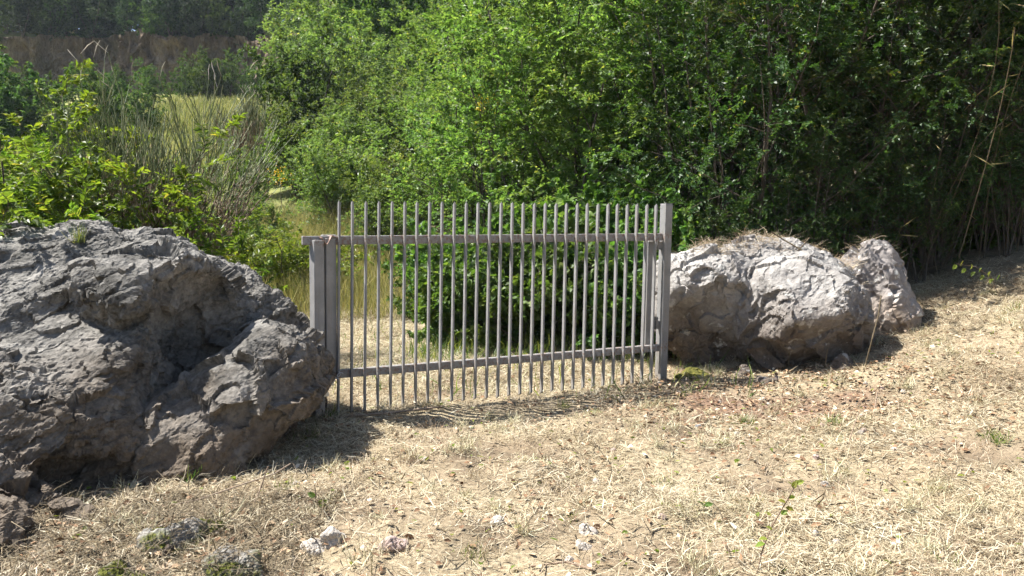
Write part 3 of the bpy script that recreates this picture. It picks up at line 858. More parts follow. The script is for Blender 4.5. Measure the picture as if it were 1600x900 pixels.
# shrubs at the cliff foot
for i, (px, d, s) in enumerate(((330, 50, .62), (300, 51, .5), (365, 51, .6), (405, 50, .5), (440, 49, .5), (470, 46, .65), (505, 43, .9), (245, 52, .5), (190, 52, .45), (140, 52, .5))):
    plant('farl', px, d, s, 'cliff_shrub', 'green shrub along the foot of the brown cliff, %s from the left' % ORD[[4, 3, 5, 6, 7, 8, 9, 2, 1, 0][i]], 'shrubs at the cliff foot')
for i, (px, d, s) in enumerate(((-40, 34, 1.0), (5, 30, .85), (40, 33, .6), (95, 31, .62), (140, 29, .62), (190, 36, .5), (235, 34, .45))):
    plant('farl', px, d, s, 'valley_shrub', 'rounded valley shrub behind the bright-leaved bush, %s from the left' % ORD[i], 'valley shrubs on the left')
# scrub left of the path
for px, d, s, l in ((420, 24, .62, 'grey-green shrub in the dip between broom and hillside trees'), (468, 21, .72, 'green shrub above the bright yellow-green bush'),
                    (375, 19, .55, 'green shrub low behind the bare broom stems'), (505, 18.5, .55, 'leafy green shrub behind the left bars of the gate'),
                    (345, 14, .48, 'dark leafy shrub just right of the broom foot'), (455, 28, .7, 'green shrub below the valley meadow'),
                    (590, 15.5, .5, 'green shrub rising right of the path behind the gate'), (395, 15.5, .45, 'low green shrub behind the boulder crest')):
    plant('mid', px, d, s, 'scrub_bush', l, 'scrub beyond the path')
plant('yellow', 430, 13.0, 1.15, 'yellow_green_bush', 'bright yellow-green bush beside the top of the latch post')
plant('yellow', 478, 13.6, .9, 'yellow_green_bush', 'small yellow-green bush close behind the latch post top')
# hillside wood, rising in tiers behind the gate
TIER = ('lowest', 'second', 'third', 'fourth', 'highest')
for t_, (d0, x0, x1, n_, s0) in enumerate(((17.5, 520, 800, 6, .62), (21, 490, 840, 7, .70), (25, 500, 880, 7, .82), (29.5, 500, 960, 8, 1.0), (35, 505, 1060, 9, 1.3))):
    for i in range(n_):
        px = x0 + (x1 - x0) * i / (n_ - 1) + rp.uniform(-14, 14)
        kd = 'yellow' if (t_, i) in ((0, 1), (1, 0), (2, 3)) else ('farl' if (i + t_) % 3 == 2 and t_ > 1 else 'mid')
        sc_ = s0 * rp.uniform(.85, 1.2) * {'yellow': 1.9, 'farl': .85, 'mid': 1.0}[kd]
        plant(kd, px, d0 + rp.uniform(-1.2, 1.2), sc_, 'hillside_tree', 'light green tree in the %s tier of the hillside wood, %s from the left' % (TIER[t_], ORD[i]), 'hillside wood', 'tree')
for px, lab in ((610, 'left'), (680, 'right')):
    plant('mid', px, 41, 1.9, 'hillside_tree', 'tall tree on the skyline of the hillside wood, the %s one of two' % lab, 'hillside wood', 'tree')
# saplings right behind the gate
for i, (px, d, s) in enumerate(((735, 14.0, .9), (775, 12.6, .95), (830, 13.8, 1.2), (890, 12.0, 1.1), (960, 13.0, 1.25), (1020, 11.6, 1.1), (1090, 12.8, 1.3), (810, 17, 1.2), (920, 16.5, 1.4), (1050, 15.5, 1.5))):
    plant('elm', px, d, s, 'sapling', ('light green sapling close behind the gate, above its %s bar from the left' if d < 15 else 'taller light green sapling farther behind the gate, above its %s bar from the left') % bar_at(px), 'saplings behind the gate', 'tree')
# shaded thicket on the right
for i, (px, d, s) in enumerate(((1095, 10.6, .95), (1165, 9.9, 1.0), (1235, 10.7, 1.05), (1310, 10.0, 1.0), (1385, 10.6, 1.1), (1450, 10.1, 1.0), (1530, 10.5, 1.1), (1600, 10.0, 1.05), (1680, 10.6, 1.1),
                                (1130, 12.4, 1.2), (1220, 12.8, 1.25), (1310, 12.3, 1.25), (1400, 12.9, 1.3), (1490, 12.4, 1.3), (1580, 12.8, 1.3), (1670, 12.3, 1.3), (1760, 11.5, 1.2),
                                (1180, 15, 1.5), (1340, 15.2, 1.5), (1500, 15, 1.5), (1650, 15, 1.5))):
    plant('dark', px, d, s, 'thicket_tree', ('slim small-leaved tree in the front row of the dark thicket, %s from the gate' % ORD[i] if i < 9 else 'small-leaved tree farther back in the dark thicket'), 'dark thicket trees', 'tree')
# brambles directly behind the gate and along the thicket foot
for i, (px, d, s) in enumerate(((705, 10.3, .7), (740, 9.8, .9), (790, 9.7, 1.1), (850, 9.5, 1.1), (910, 9.6, 1.1), (965, 9.4, 1.05), (1015, 9.3, 1.0), (715, 11.4, .95), (785, 11.0, 1.25), (870, 10.8, 1.4), (950, 10.7, 1.4), (1030, 10.3, 1.3), (690, 13.0, .9), (1075, 9.6, 1.0))):
    plant('ivy', px, d, s, 'bramble_bush', ('leafy green bramble just behind the gate, at its %s bar from the left' if d < 10.2 else 'taller bramble at the back of the bank, behind the %s gate bar from the left') % bar_at(px), 'brambles behind the gate', crown='foliage', stem='stem')
for i, (px, d, s) in enumerate(((1130, 10.2, .9), (1240, 10.2, .9), (1340, 10.6, .95), (1440, 10.8, .9), (1540, 10.9, .95), (1640, 10.6, 1.0))):
    plant('ivy', px, d, s, 'bramble_bush', 'shaded bramble at the foot of the dark thicket, %s from the gate' % ORD[i], 'brambles under the thicket', crown='foliage', stem='stem')
for i, (px, d, s) in enumerate(((1100, 9.7, .40), (1180, 9.3, .36), (1260, 9.4, .40), (1335, 9.6, .42), (1405, 9.6, .45), (1470, 9.9, .46), (1535, 10.1, .50), (1600, 9.9, .50), (1665, 9.8, .5), (1440, 9.4, .34), (1570, 9.5, .36))):
    plant('dark', px, d, s, 'thicket_shrub', 'low small-leaved shrub along the foot of the dark thicket, %s from the gate' % ORD[[1100, 1180, 1260, 1335, 1405, 1440, 1470, 1535, 1570, 1600, 1665].index(px)], 'low shrubs under the thicket')
# bright bush behind the huge boulder
for i, (px, d, s, l) in enumerate(((20, 8.2, 1.0, 'bright green pinnate-leaved bush at the left edge behind the huge boulder'), (110, 7.8, .95, 'bright green pinnate-leaved bush above the middle of the boulder crest'),
                                   (175, 8.0, .72, 'bright green pinnate-leaved bush next to the broom'), (-60, 7.9, 1.0, 'bright green bush cut off by the left edge'),
                                   (250, 7.7, .42, 'low green bush behind the boulder crest under the broom'), (70, 9.2, 1.15, 'bright green bush farther back on the left'))):
    plant('pinnate', px, d, s * 1.42, 'leafy_bush', l, 'leafy bushes behind the boulder', crown='foliage', stem='stem')

# Spanish broom: many upright rush-like stems
def broom(px, d, height, label, seed, n0=26, sc=1.0):
    pl = Plant(seed)
    spec = dict(n=[7, 6], start=[.25, .2], ang=[.38, .36], ratio=[.62, .62], wob=[.07, .05, .035], up=[.02, .06, .08])
    r = pl.r
    for i in range(n0):
        a = r.uniform(0, 6.28); k = .33 * math.sqrt(r.uniform(0, 1))
        dv = np.array([math.cos(a) * k, math.sin(a) * k, 1]); dv /= np.linalg.norm(dv)
        pl.branch(np.array([math.cos(a) * .12, math.sin(a) * .12, -.05]), dv, height * .62 * r.uniform(.7, 1.1), .010, 0, spec)
    S = np.array(pl.segs); S[:, 6:] = np.maximum(S[:, 6:], .0034 * sc)
    z = S[:, 5] + r.normal(0, .22, len(S))
    gm = z > height * .53
    x = (px - 800) / F * d
    root = empty('broom_bush', (x, d, float(H(x, d)))); tag(root, label, 'shrub')
    for nm, mk_, mat in (('green_stems', gm, M['broomgreen']), ('brown_stems', ~gm, M['broombrown'])):
        V_, Q_ = tubes(S[mk_], 3)
        link(nm, mk(nm, V_, [Q_], mat, True, np.repeat(r.uniform(0, 1, mk_.sum()), 6)), root)
    tips = np.array([t[-1] for t in pl.twigs]); top = tips[np.argsort(-tips[:, 2])[:16]]
    for t in top[::1]:
        dv = nrm(np.array([r.normal(0, .6), r.normal(0, .4), 1.0]))
        st = t + dv * .05
        seg = [(*t, *st, .002, .002), (*st, *(st + dv * .06),   .003, .005), (*(st + dv * .06), *(st + dv * .13 + np.array([.015, 0, -.01])), .005, .002)]
        V_, Q_ = tubes(seg, 5)
        link('seed_head', mk('seed_head', V_, [Q_], M['seed'], True, np.full(len(V_), r.uniform())), root)
    return root
broom(246, 8.7, 3.5, 'tall Spanish broom with brown lower stems and pale seed tips', 801, 46, 1.2)
broom(395, 22.0, 3.2, 'distant grey-green broom clump in the valley dip', 802, 18, 2.2)
broom(150, 12.5, 2.6, 'smaller broom clump behind the bright-leaved bush', 803, 16, 1.3)

# yellow flower spikes
rf = np.random.default_rng(9)
for (px, py, d, lab) in ((437, 275, 15.2, 'yellow blossom cluster in the scrub left of the gate'), (755, 160, 12.0, 'yellow blossom cluster high among the saplings')):
    c = P(px, py, d); n = 60
    pos = c + rf.normal(0, .10, (n, 3)); dd = nrm(rf.normal(size=(n, 3))); nn = nrm(rf.normal(size=(n, 3)))
    stem = [(*(c + np.array([0, .1, -.6])), *c, .006, .004)]
    root = empty('flower_cluster', tuple(c)); tag(root, lab, 'flowers')
    o = link('blossom', leaf_mesh('blossom', pos - c, dd, nn, np.full(n, .04), np.full(n, .03), rf.uniform(0, 1, n), M['flower'], 'd'), root)
    V_, Q_ = tubes(stem, 4); link('stem', mk('stem', V_ - c, [Q_], M['bark']), root)

# dry canes on the right
def canes(px, d, n, label, seed, hgt=3.2, fan=.35, group=None):
    r = np.random.default_rng(seed); segs = []; rn = []
    lp, ld_, ln_, lr = [], [], [], []
    for i in range(n):
        p = np.array([r.normal(0, .28), r.normal(0, .2), -.05]); a = r.uniform(0, 6.28)
        dv = np.array([math.cos(a) * fan * r.uniform(.1, 1), math.sin(a) * fan * r.uniform(.1, 1) - .05, 1.0]); bend = np.array([r.normal(0, .05), r.normal(0, .04) - .02, -.05])
        L = hgt * r.uniform(.5, 1.15); k = 9; rad = r.uniform(.003, .008); c = r.uniform()
        for j in range(k):
            dv = nrm(dv + bend * (j / 4)); q = p + dv * L / k
            segs.append((*p, *q, rad * (1 - .7 * j / k), rad * (1 - .7 * (j + 1) / k))); rn.append(c); p = q
            if j > 2 and r.uniform() < .6:
                lp.append(p.copy()); ld_.append(nrm(dv * .4 + r.normal(0, .6, 3) - np.array([0, 0, .3]))); lr.append(r.uniform())
    x = (px - 800) / F * d
    root = empty('cane_clump', (x, d, float(H(x, d)))); tag(root, label, 'canes', group)
    for i in range(len(segs) // 9):
        V_, Q_ = tubes(segs[i * 9:i * 9 + 9], 4)
        link('cane', mk('cane', V_, [Q_], M['cane'], True, np.full(len(V_), rn[i * 9])), root)
    lp, ld_ = np.array(lp), np.array(ld_); n = len(lp)
    link('dry_leaves', leaf_mesh('dry_leaves', lp, ld_, nrm(r.normal(size=(n, 3))), r.uniform(.1, .3, n), r.uniform(.008, .016, n), np.array(lr), M['drygrass'], 'd'), root)
canes(1460, 9.6, 10, 'fan of dry canes leaning in the dark thicket above the pointed boulder', 31, 3.0, .6)
canes(1545, 9.8, 12, 'dense stand of dry canes near the right edge', 32, 3.4, .3)
canes(1610, 9.9, 12, 'dry canes cut off by the right edge', 33, 3.6, .25)
canes(1330, 9.6, 14, 'few dry stalks drooping over the top of the pale boulder', 34, 1.8, .9)

# ------------------------------------------------------------------ straw, stubble, litter
def on_ground(n, x0, x1, y0, y1, rng, pw=1.0):
    x = rng.uniform(x0, x1, n); y = y0 + (y1 - y0) * rng.uniform(0, 1, n) ** pw
    return x, y

bvs = [BVHTree.FromPolygons([tuple(v) for v in V_], [tuple(t) for t in T_]) for (V_, T_) in ((RV, RT), (KV, KT))]
def blades(name, x, y, L, W, elev, rng, rnd, mat, zoff=.004, z=None):
    n = len(x); a = rng.uniform(0, 2 * np.pi, n)
    d = np.stack([np.cos(a) * np.cos(elev), np.sin(a) * np.cos(elev), np.sin(elev)], 1)
    zz = H(x, y) if z is None else z
    p = np.stack([x, y, zz + zoff + rng.uniform(0, .012, n)], 1)
    s = nrm(np.cross(d, np.array([0, 0, 1.0])) + rng.normal(0, .35, (n, 3)))
    up = nrm(np.cross(s, d))
    sag = rng.normal(0, .12, n) * L
    m1 = p + d * (L * .5)[:, None] + (up * sag[:, None]) + s * (rng.normal(0, .1, n) * L)[:, None]
    e = p + d * L[:, None]
    w = (s * (W * .5)[:, None])
    V_ = np.stack([p - w, p + w, m1 - w, m1 + w, e - w * .4, e + w * .4], 1).reshape(-1, 3)
    b_ = np.arange(n)[:, None] * 6
    Q_ = np.concatenate([b_ + np.array([[0, 1, 3, 2]]), b_ + np.array([[2, 3, 5, 4]])])
    return mk(name, V_, [Q_], mat, False, np.repeat(rnd, 6))

r = np.random.default_rng(55)
# lying straw; thinner over the bare brown patch below the pale boulder
x, y = on_ground(250000, -3.2, 6.6, 2.7, 9.6, r, 1.25)
vis = np.abs(x) < y * .70 + .6
cover = noise2(x, y, .8, 3, 41)
bare = np.exp(-(((x - 2.1) / 1.3) ** 2 + ((y - 6.3) / .7) ** 2)) * 1.25 + .55 * np.exp(-(((x + 1.75) / .75) ** 2 + ((y - 3.55) / .55) ** 2))
keep = vis & (r.uniform(0, 1, len(x)) < np.clip(.62 + 1.3 * cover - bare, .10, 1.0))
x, y = x[keep], y[keep]; n = len(x)
rnd = np.clip(r.beta(2.6, 2.2, n) + .25 * noise2(x, y, 1.3, 2, 44), 0, 1)
straw = link('straw', blades('straw', x, y, r.uniform(.03, .14, n) * r.uniform(.5, 1.3, n), r.uniform(.0018, .0052, n), np.abs(r.normal(0, .24, n)), r, rnd, M['straw']))
tag(straw, 'mown dry straw strewn over the ground', 'straw', kind='stuff')
# straw beyond the gate
x, y = on_ground(60000, -4.5, 2.2, 7.0, 15.0, r)
keep = (x < (y - 6) * .05 + .5) & (x > -y * .42)
x, y = x[keep], y[keep]; n = len(x)
tag(link('straw', blades('straw_beyond', x, y, r.uniform(.05, .2, n), r.uniform(.003, .007, n), np.abs(r.normal(0, .25, n)), r, r.beta(2.6, 2.2, n), M['straw'])), 'dry straw on the path beyond the gate', 'straw', kind='stuff')
# standing stubble in clumps
cx, cy = on_ground(520, -2.2, 6.0, 2.9, 8.8, r); k = 26
x = (cx[:, None] + r.normal(0, .05, (520, k))).ravel(); y = (cy[:, None] + r.normal(0, .05, (520, k))).ravel()
keep = (np.abs(x) < y * .7 + .5); x, y = x[keep], y[keep]; n = len(x)
tag(link('stubble', blades('stubble', x, y, r.uniform(.03, .10, n), r.uniform(.0018, .0035, n), np.clip(r.normal(.8, .4, n), .1, 1.5), r, r.beta(2.4, 2.2, n), M['straw'])), 'short dry stubble standing in the straw', 'stubble', kind='stuff')
# cut grass clumps, rooted and splayed, some still green
for (nm, num, mat, lab, sd_) in (('grass_clumps', 260, 'straw', 'rooted clumps of pale cut grass on the slope', 5), ('green_clumps', 34, 'greengrass', 'low green weeds sprouting through the straw', 6)):
    rr = np.random.default_rng(sd_)
    cx, cy = on_ground(num, -2.3, 6.2, 2.9, 8.9, rr); k = 46
    sp_ = rr.uniform(.015, .05, (num, 1))
    x = (cx[:, None] + rr.normal(0, 1, (num, k)) * sp_).ravel(); y = (cy[:, None] + rr.normal(0, 1, (num, k)) * sp_).ravel()
    L = (rr.uniform(.04, .14, (num, 1)) * rr.uniform(.5, 1.1, (num, k))).ravel()
    keep = (np.abs(x) < y * .7 + .5); x, y, L = x[keep], y[keep], L[keep]; n = len(x)
    tag(link(nm, blades(nm, x, y, L, rr.uniform(.002, .0045, n), np.clip(rr.normal(.65, .4, n), .05, 1.5), rr, rr.uniform(0, 1, n), M[mat])), lab, 'grass', kind='stuff')
# small broken sticks and coarse stalks
x, y = on_ground(5200, -2.8, 6.2, 2.8, 9.0, r)
keep = np.abs(x) < y * .7 + .5; x, y = x[keep], y[keep]; n = len(x)
tag(link('sticks', blades('sticks', x, y, r.uniform(.05, .26, n) * r.uniform(.4, 1, n), r.uniform(.004, .008, n), np.abs(r.normal(.05, .2, n)), r, r.uniform(0, 1, n), M['cane'], zoff=.012)), 'small broken sticks and stalks in the straw', 'sticks', kind='stuff')
x, y = on_ground(420, -2.4, 4.5, 2.9, 7.5, r)
keep = np.abs(x) < y * .66; x, y = x[keep], y[keep]; n = len(x)
a = r.uniform(0, 6.28, n)
tag(link('ground_leaves', leaf_mesh('ground_leaves', np.stack([x, y, H(x, y) + .02], 1), np.stack([np.cos(a), np.sin(a), r.uniform(-.1, .5, n)], 1), nrm(np.array([0, 0, 1.0]) + r.normal(0, .4, (n, 3))), r.uniform(.02, .05, n), r.uniform(.012, .03, n), r.uniform(.2, 1, n), M['yellow'], 'o')), 'scattered small green leaves in the straw', 'leaves', kind='stuff')
rr = np.random.default_rng(91)
n = 4200; x = rr.uniform(-2.5, -.9, n); y = rr.uniform(2.9, 4.3, n)
z = H(x, y)
for (px_, py_, sz_) in ((290, 850, .19), (362, 905, .15), (190, 910, .12)):
    g = gpoint(px_, py_); q = ((x - g[0]) ** 2 + (y - g[1]) ** 2) / (sz_ * .95) ** 2
    z = np.where(q < 1, np.maximum(z, g[2] + sz_ * .95 * np.sqrt(np.maximum(1 - q, 0)) * .8), z)
tag(link('debris', blades('debris', x, y, rr.uniform(.04, .2, n), rr.uniform(.002, .006, n), np.abs(rr.normal(.1, .25, n)), rr, rr.uniform(0, 1, n), M['cane'], z=z, zoff=.01)), 'brown twiggy debris round the mossy rocks', 'debris', kind='stuff')
# dead leaves
x, y = on_ground(24000, -2.6, 6.0, 2.9, 9.2, r)
dens = 2.4 * np.exp(-(((x - 2.2) / 1.2) ** 2 + ((y - 6.6) / .8) ** 2)) + .14 + .9 * np.exp(-(((x + 1.6) / .7) ** 2 + ((y - 3.6) / .5) ** 2))
keep = (np.abs(x) < y * .7 + .4) & (r.uniform(0, 1, len(x)) < dens); x, y = x[keep], y[keep]; n = len(x)
pos = np.stack([x, y, H(x, y) + .012 + r.uniform(0, .015, n)], 1)
a = r.uniform(0, 6.28, n)
tag(link('dead_leaves', leaf_mesh('dead_leaves', pos, np.stack([np.cos(a), np.sin(a), r.normal(0, .25, n)], 1), nrm(np.array([0, 0, 1.0]) + r.normal(0, .35, (n, 3))), r.uniform(.02, .055, n), r.uniform(.014, .035, n), r.uniform(0, 1, n), M['litter'], 'o')), 'brown dead leaves littering the ground', 'leaf litter', kind='stuff')
# tall dry grass behind the gate on the left
x, y = on_ground(26000, -7.5, -1.0, 11.5, 19.0, r)
keep = (x < -1.6 - (y - 11.5) * .12 + noise2(x, y, .6, 2, 3) * .5); x, y = x[keep], y[keep]; n = len(x)
tag(link('tall_grass', blades('tall_grass', x, y, r.uniform(.25, .7, n), r.uniform(.004, .009, n), np.clip(r.normal(1.3, .2, n), .6, 1.57), r, r.uniform(0, 1, n), M['drygrass'])), 'tall pale grass beside the path beyond the gate', 'grass', kind='stuff')
# meadow in the valley
x, y = on_ground(30000, -22, -6, 24, 48, r)
keep = x / y < -.22; x, y = x[keep], y[keep]; n = len(x)
tag(link('meadow_grass', blades('meadow_grass', x, y, r.uniform(.3, .8, n), r.uniform(.02, .05, n), np.clip(r.normal(1.2, .25, n), .5, 1.57), r, r.uniform(0, 1, n), M['meadow'])), 'yellow-green meadow grass in the valley', 'grass', kind='stuff')
# low weeds along the brambles and under the gate
x, y = on_ground(9000, -2.2, 2.2, 6.6, 10.4, r)
dens = np.exp(-((y - 8.9 - .1 * x) / .5) ** 2) * (x > -1.1) + .05
keep = r.uniform(0, 1, len(x)) < dens; x, y = x[keep], y[keep]; n = len(x)
tag(link('weeds', blades('weeds', x, y, r.uniform(.08, .3, n), r.uniform(.004, .012, n), np.clip(r.normal(.9, .35, n), .2, 1.5), r, r.uniform(0, 1, n), M['greengrass'])), 'green weeds along the foot of the brambles', 'weeds', kind='stuff')
# straw caught on the right-hand boulders
bx_ = r.uniform(1.7, 4.1, 5200); by_ = r.uniform(7.6, 8.7, 5200); hx, hy, hz = [], [], []
for a_, b_ in zip(bx_, by_):
    best = None
    for t in bvs:
        h = t.ray_cast(Vector((a_, b_, 3)), Vector((0, 0, -1)))
        if h[0] is not None and h[1].z > .55 and (best is None or h[0].z > best): best = h[0].z
    if best is not None and (abs(a_ - 2.25) < .45 and b_ > 7.95 or abs(a_ - 3.35) < .22 or b_ > 8.35): hx.append(a_); hy.append(b_); hz.append(best)
n = len(hx)
if n: tag(link('caught_straw', blades('caught_straw', np.array(hx), np.array(hy), r.uniform(.05, .2, n), r.uniform(.002, .005, n), np.abs(r.normal(0, .3, n)), r, r.beta(2, 2.6, n), M['straw'], z=np.array(hz))), 'dry straw caught on top of the pale boulders', 'straw', kind='stuff')

# ------------------------------------------------------------------ individual tufts, sprigs and twigs
bigbvh = BVHTree.FromPolygons([tuple(v) for v in BV], [tuple(t) for t in BT])
def rockpoint(px, py):
    o = Vector((0, 0, EYE)); d = Vector(P(px, py, 5.0)) - o
    h = bigbvh.ray_cast(o, d.normalized())
    return np.array(h[0]) if h[0] is not None else gpoint(px, py)

def tuft(p, n, L, mat, label, seed, W=.004, spread=.03, e=1.1, name='grass_tuft', cat='grass'):
    r = np.random.default_rng(seed)
    me = blades(name, r.normal(0, spread, n), r.normal(0, spread, n), r.uniform(.4, 1, n) * L, np.full(n, W) * r.uniform(.6, 1.2, n), np.clip(r.normal(e, .3, n), .1, 1.55), r, r.uniform(0, 1, n), mat, z=np.zeros(n), zoff=-.01)
    o = link(name, me); o.location = tuple(p); return tag(o, label, cat)
tuft(rockpoint(124, 378), 70, .17, M['greengrass'], 'green grass tuft growing on top of the huge boulder', 1, .004, .02, 1.2)
tuft(rockpoint(297, 752), 22, .12, M['greengrass'], 'fresh green tuft at the foot of the huge boulder', 2, .008, .015, 1.0)
tuft(gpoint(640, 722), 110, .11, M['straw'], 'orange-brown cut grass tussock in the straw below the gate', 3, .004, .045, .95)
tuft(gpoint(740, 745), 40, .07, M['straw'], 'small dry tuft right of the cut tussock', 4, .004, .03, 1.1)
tuft(gpoint(755, 865), 70, .09, M['straw'], 'dry yellow tuft near the bottom edge, right of the flat slab', 5, .004, .05, 1.0)
tuft(gpoint(735, 870), 40, .08, M['greengrass'], 'greenish tuft near the bottom edge beside the dry yellow tuft', 6, .003, .04, 1.0)
tuft(gpoint(890, 810), 30, .09, M['greengrass'], 'thin green tuft above the pair of pale stones', 7, .003, .04, 1.0)
tuft(gpoint(1330, 500), 60, .25, M['drygrass'], 'pale grass tuft against the right side of the pale boulder', 8, .005, .04, 1.1)
tuft(gpoint(1165, 665), 40, .10, M['greengrass'], 'green weed tuft on the bare brown patch', 9, .008, .02, .8)
tuft(gpoint(1560, 690), 50, .10, M['greengrass'], 'green-tinged tuft near the right edge', 10, .004, .035, .7)
tuft(gpoint(510, 650), 70, .10, M['greengrass'], 'green weeds at the foot of the latch post', 12, .009, .035, .7)
tuft(gpoint(1340, 905), 120, .13, M['straw'], 'large pale straw tuft at the bottom edge on the right', 13, .004, .06, .7)

def sprig(p, pts, leaves, label, mat=M['elm'], cat='seedling', name='seedling', rad=.003, seed=0, LS=1.0):
    r = np.random.default_rng(seed); root = empty(name, tuple(p)); tag(root, label, cat)
    pts = [np.array(q, float) for q in pts]
    V_, Q_ = tubes([(*pts[i], *pts[i + 1], rad, rad * .8) for i in range(len(pts) - 1)], 5)
    link('stem', mk('stem', V_, [Q_], M['broombrown'], True, np.full(len(V_), .4)), root)
    for (q, dv, L) in leaves:
        me = leaf_mesh('leaf', np.array([q], float), np.array([dv], float), nrm(np.array([[0, -.5, .9]]) + r.normal(0, .3, (1, 3))), np.array([L * LS]), np.array([L * .62 * LS]), np.array([r.uniform(.4, .95)]), mat, 'o')
        link('leaf', me, root)
    return root
s0 = gpoint(1183, 895)
sprig(s0, [(0, 0, 0), (.02, .0, .10), (.06, .01, .2), (.12, .02, .30), (.16, .02, .38)],
      [((.04, 0, .15), (-1, -.2, .1), .05), ((.03, 0, .13), (-1, .1, -.3), .055), ((.06, 0, .19), (-.9, 0, .5), .04), ((.1, .02, .25), (1, 0, .1), .04), ((.1, .02, .25), (.6, -.3, .5), .045),
       ((.12, .02, .3), (-.8, 0, .3), .045), ((.13, .02, .32), (.9, 0, .2), .04), ((.15, .02, .36), (.3, 0, 1), .05), ((.15, .02, .37), (-.7, 0, .7), .045), ((.16, .02, .38), (.9, 0, .4), .05), ((.12, .02, .28), (.8, -.4, -.2), .045)],
      'slender green seedling with a few leaves in the right foreground straw', mat=M['yellow'], seed=1, LS=.8)
sprig(gpoint(1100, 800), [(0, 0, 0), (.0, 0, .04)], [((0, 0, .03), (1, 0, .3), .05), ((0, 0, .03), (-.8, 0, .6), .045), ((0, 0, .03), (.2, -.8, .4), .045)], 'tiny three-leaved green seedling left of the slender seedling', seed=2)
sprig(gpoint(497, 800), [(0, 0, 0), (-.01, 0, .08), (-.015, 0, .14)], [((0, 0, .03), (.6, -.3, .5), .07), ((-.01, 0, .08), (-1, 0, .5), .05)], 'green sprig right of the boulder foot', seed=3)
pr = gpoint(1560, 462)
sprig(pr, [(0, 0, 0), (-.1, -.05, .18), (-.3, -.1, .3), (-.5, -.12, .33)],
      [((-.05 - .05 * i, -.05 - .006 * i, .16 + .018 * i), ((-1) ** i * .3 - .3, -.3, .6 * (-1) ** i), .07) for i in range(10)], 'green leafy sprig in front of the canes at the right edge', mat=M['yellow'], seed=4)
pr = gpoint(1395, 500)
sprig(pr, [(0, 0, 0), (.02, -.05, .15), (.06, -.08, .3), (.03, -.1, .4)], [((.02 + .005 * i, -.06, .12 + .03 * i), ((-1) ** i, -.3, .5), .06) for i in range(9)], 'green sprig at the foot of the pointed boulder', seed=5)

def twig(pts, label, rad=.004, mat='broombrown', name='twig'):
    pts = [np.array(q, float) for q in pts]; p0 = pts[0]
    V_, Q_ = tubes([(*(pts[i] - p0), *(pts[i + 1] - p0), rad, rad * .85) for i in range(len(pts) - 1)], 5)
    o = link(name, mk(name, V_, [Q_], M[mat], True, np.full(len(V_), np.random.default_rng(len(label)).uniform(.3, .9)))); o.location = tuple(p0)
    return tag(o, label, 'twig')
def gp(px, py, dz=0.0):
    p = gpoint(px, py); p[2] += dz; return p
twig([gp(245, 800, .02), gp(310, 795, .05), gp(380, 785, .10), gp(430, 780, .14), gp(455, 775, .18)], 'long thin dry twig arching in front of the boulder foot', .004)
twig([gp(180, 785, .02), gp(225, 800, .07), gp(260, 812, .06)], 'pale dry twig leaning over the mossy rock', .004, 'cane')
twig([gp(395, 790, .0), gp(408, 785, .08), gp(420, 780, .18)], 'upright forked dry twig in the boulder shadow', .004)
twig([gp(1325, 695, 0), gp(1332, 680, .04), gp(1340, 668, .10)], 'curved dry twig sticking up on the bare patch', .004)
twig([gp(1365, 650, 0), gp(1368, 640, .06), gp(1370, 630, .09)], 'short upright twig right of the curved twig', .005)
twig([gp(930, 895, .01), gp(885, 885, .02), gp(830, 890, .015)], 'dark stick lying at the bottom edge', .005)
p = gp(1352, 572)
twig([p, p + np.array([.03, -.05, .25]), p + np.array([.1, .0, .45]), p + np.array([.14, .05, .62])], 'bare pale vine curving up the right face of the pale boulder', .007, 'cane', 'vine')
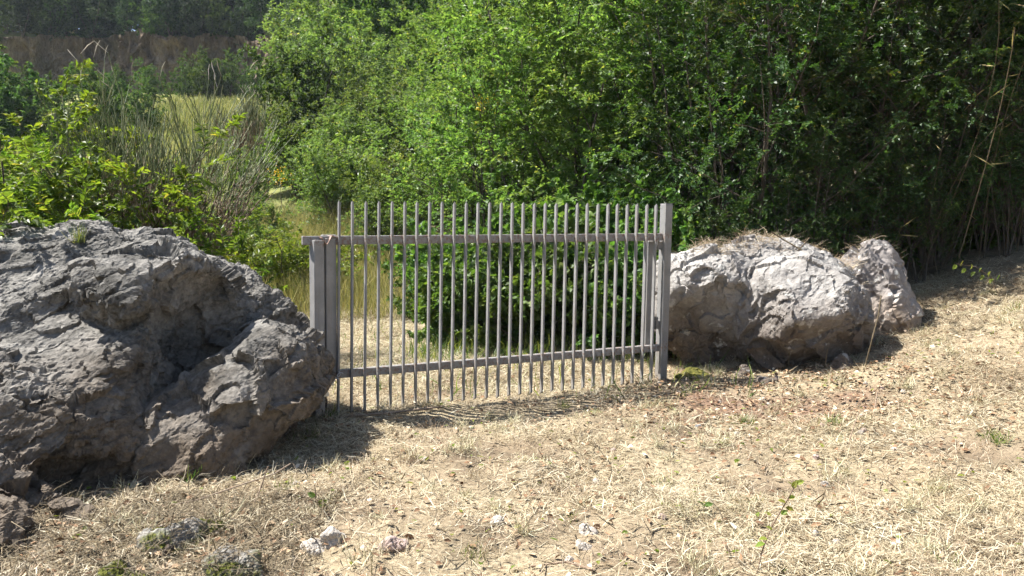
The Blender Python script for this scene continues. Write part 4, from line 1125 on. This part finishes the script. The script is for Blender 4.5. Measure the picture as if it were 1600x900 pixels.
for i, (px, py, h_) in enumerate(((1232, 582, .22), (1290, 580, .2), (1135, 600, .12))):
    p = gp(px, py); twig([p, p + np.array([.0, 0, h_ * .5]), p + np.array([.01, .0, h_])], ('thin dry stalk standing before the hollow of the pale boulder', 'thin dry stalk standing before the lit face of the pale boulder', 'short stalk beside the mossy mound')[i], .004, 'cane', 'stalk')
twig([P(1205, 362, 8.0), P(1225, 375, 8.0), P(1255, 392, 7.9)], 'dry branch lying on the crest of the pale boulder', .008, 'cane')
twig([P(1245, 393, 7.95), P(1258, 380, 7.95), P(1264, 372, 8.0)], 'short pale stick rising from the crest of the pale boulder', .007, 'cane')
# fallen stick and debris line under the gate
g0 = gp(530, 655, .02); g1 = gp(600, 652, .03); g2 = gp(690, 640, .02)
twig([g0, g1, g2], 'dark stick lying along the foot of the gate', .010)
# scrap of litter
p = gp(1091, 669, .01)
me = boxmesh('scrap', -.02, .02, -.012, .012, 0, .006, M['plastic'], .002, .0, -.01, 0, .008)
o = link('scrap', me); o.location = tuple(p); tag(o, 'small blue-white scrap of litter on the bare patch', 'litter')


# ------------------------------------------------------------------ thin summer haze
hm = bpy.data.materials.new('haze'); hm.use_nodes = True
for n_ in list(hm.node_tree.nodes): hm.node_tree.nodes.remove(n_)
ho = hm.node_tree.nodes.new('ShaderNodeOutputMaterial'); hv = hm.node_tree.nodes.new('ShaderNodeVolumePrincipled')
hv.inputs['Color'].default_value = (.78, .87, 1.0, 1); hv.inputs['Density'].default_value = 0.0004; hv.inputs['Anisotropy'].default_value = .2
hm.node_tree.links.new(hv.outputs[0], ho.inputs['Volume'])
bm = bmesh.new(); bmesh.ops.create_cube(bm, size=1.0)
me = bpy.data.meshes.new('haze'); bm.to_mesh(me); bm.free(); me.materials.append(hm)
hz_ = link('haze', me)
zlo, zhi = float(Z.min()) - 1.0, float(Z.max()) + 10.0
hz_.scale = (gx[-1] - gx[0] + 4, gy[-1] - gy[0] + 4, zhi - zlo)
hz_.location = ((gx[0] + gx[-1]) / 2, (gy[0] + gy[-1]) / 2, (zlo + zhi) / 2)
tag(hz_, 'thin bluish summer haze in the valley air', 'haze', kind='stuff')
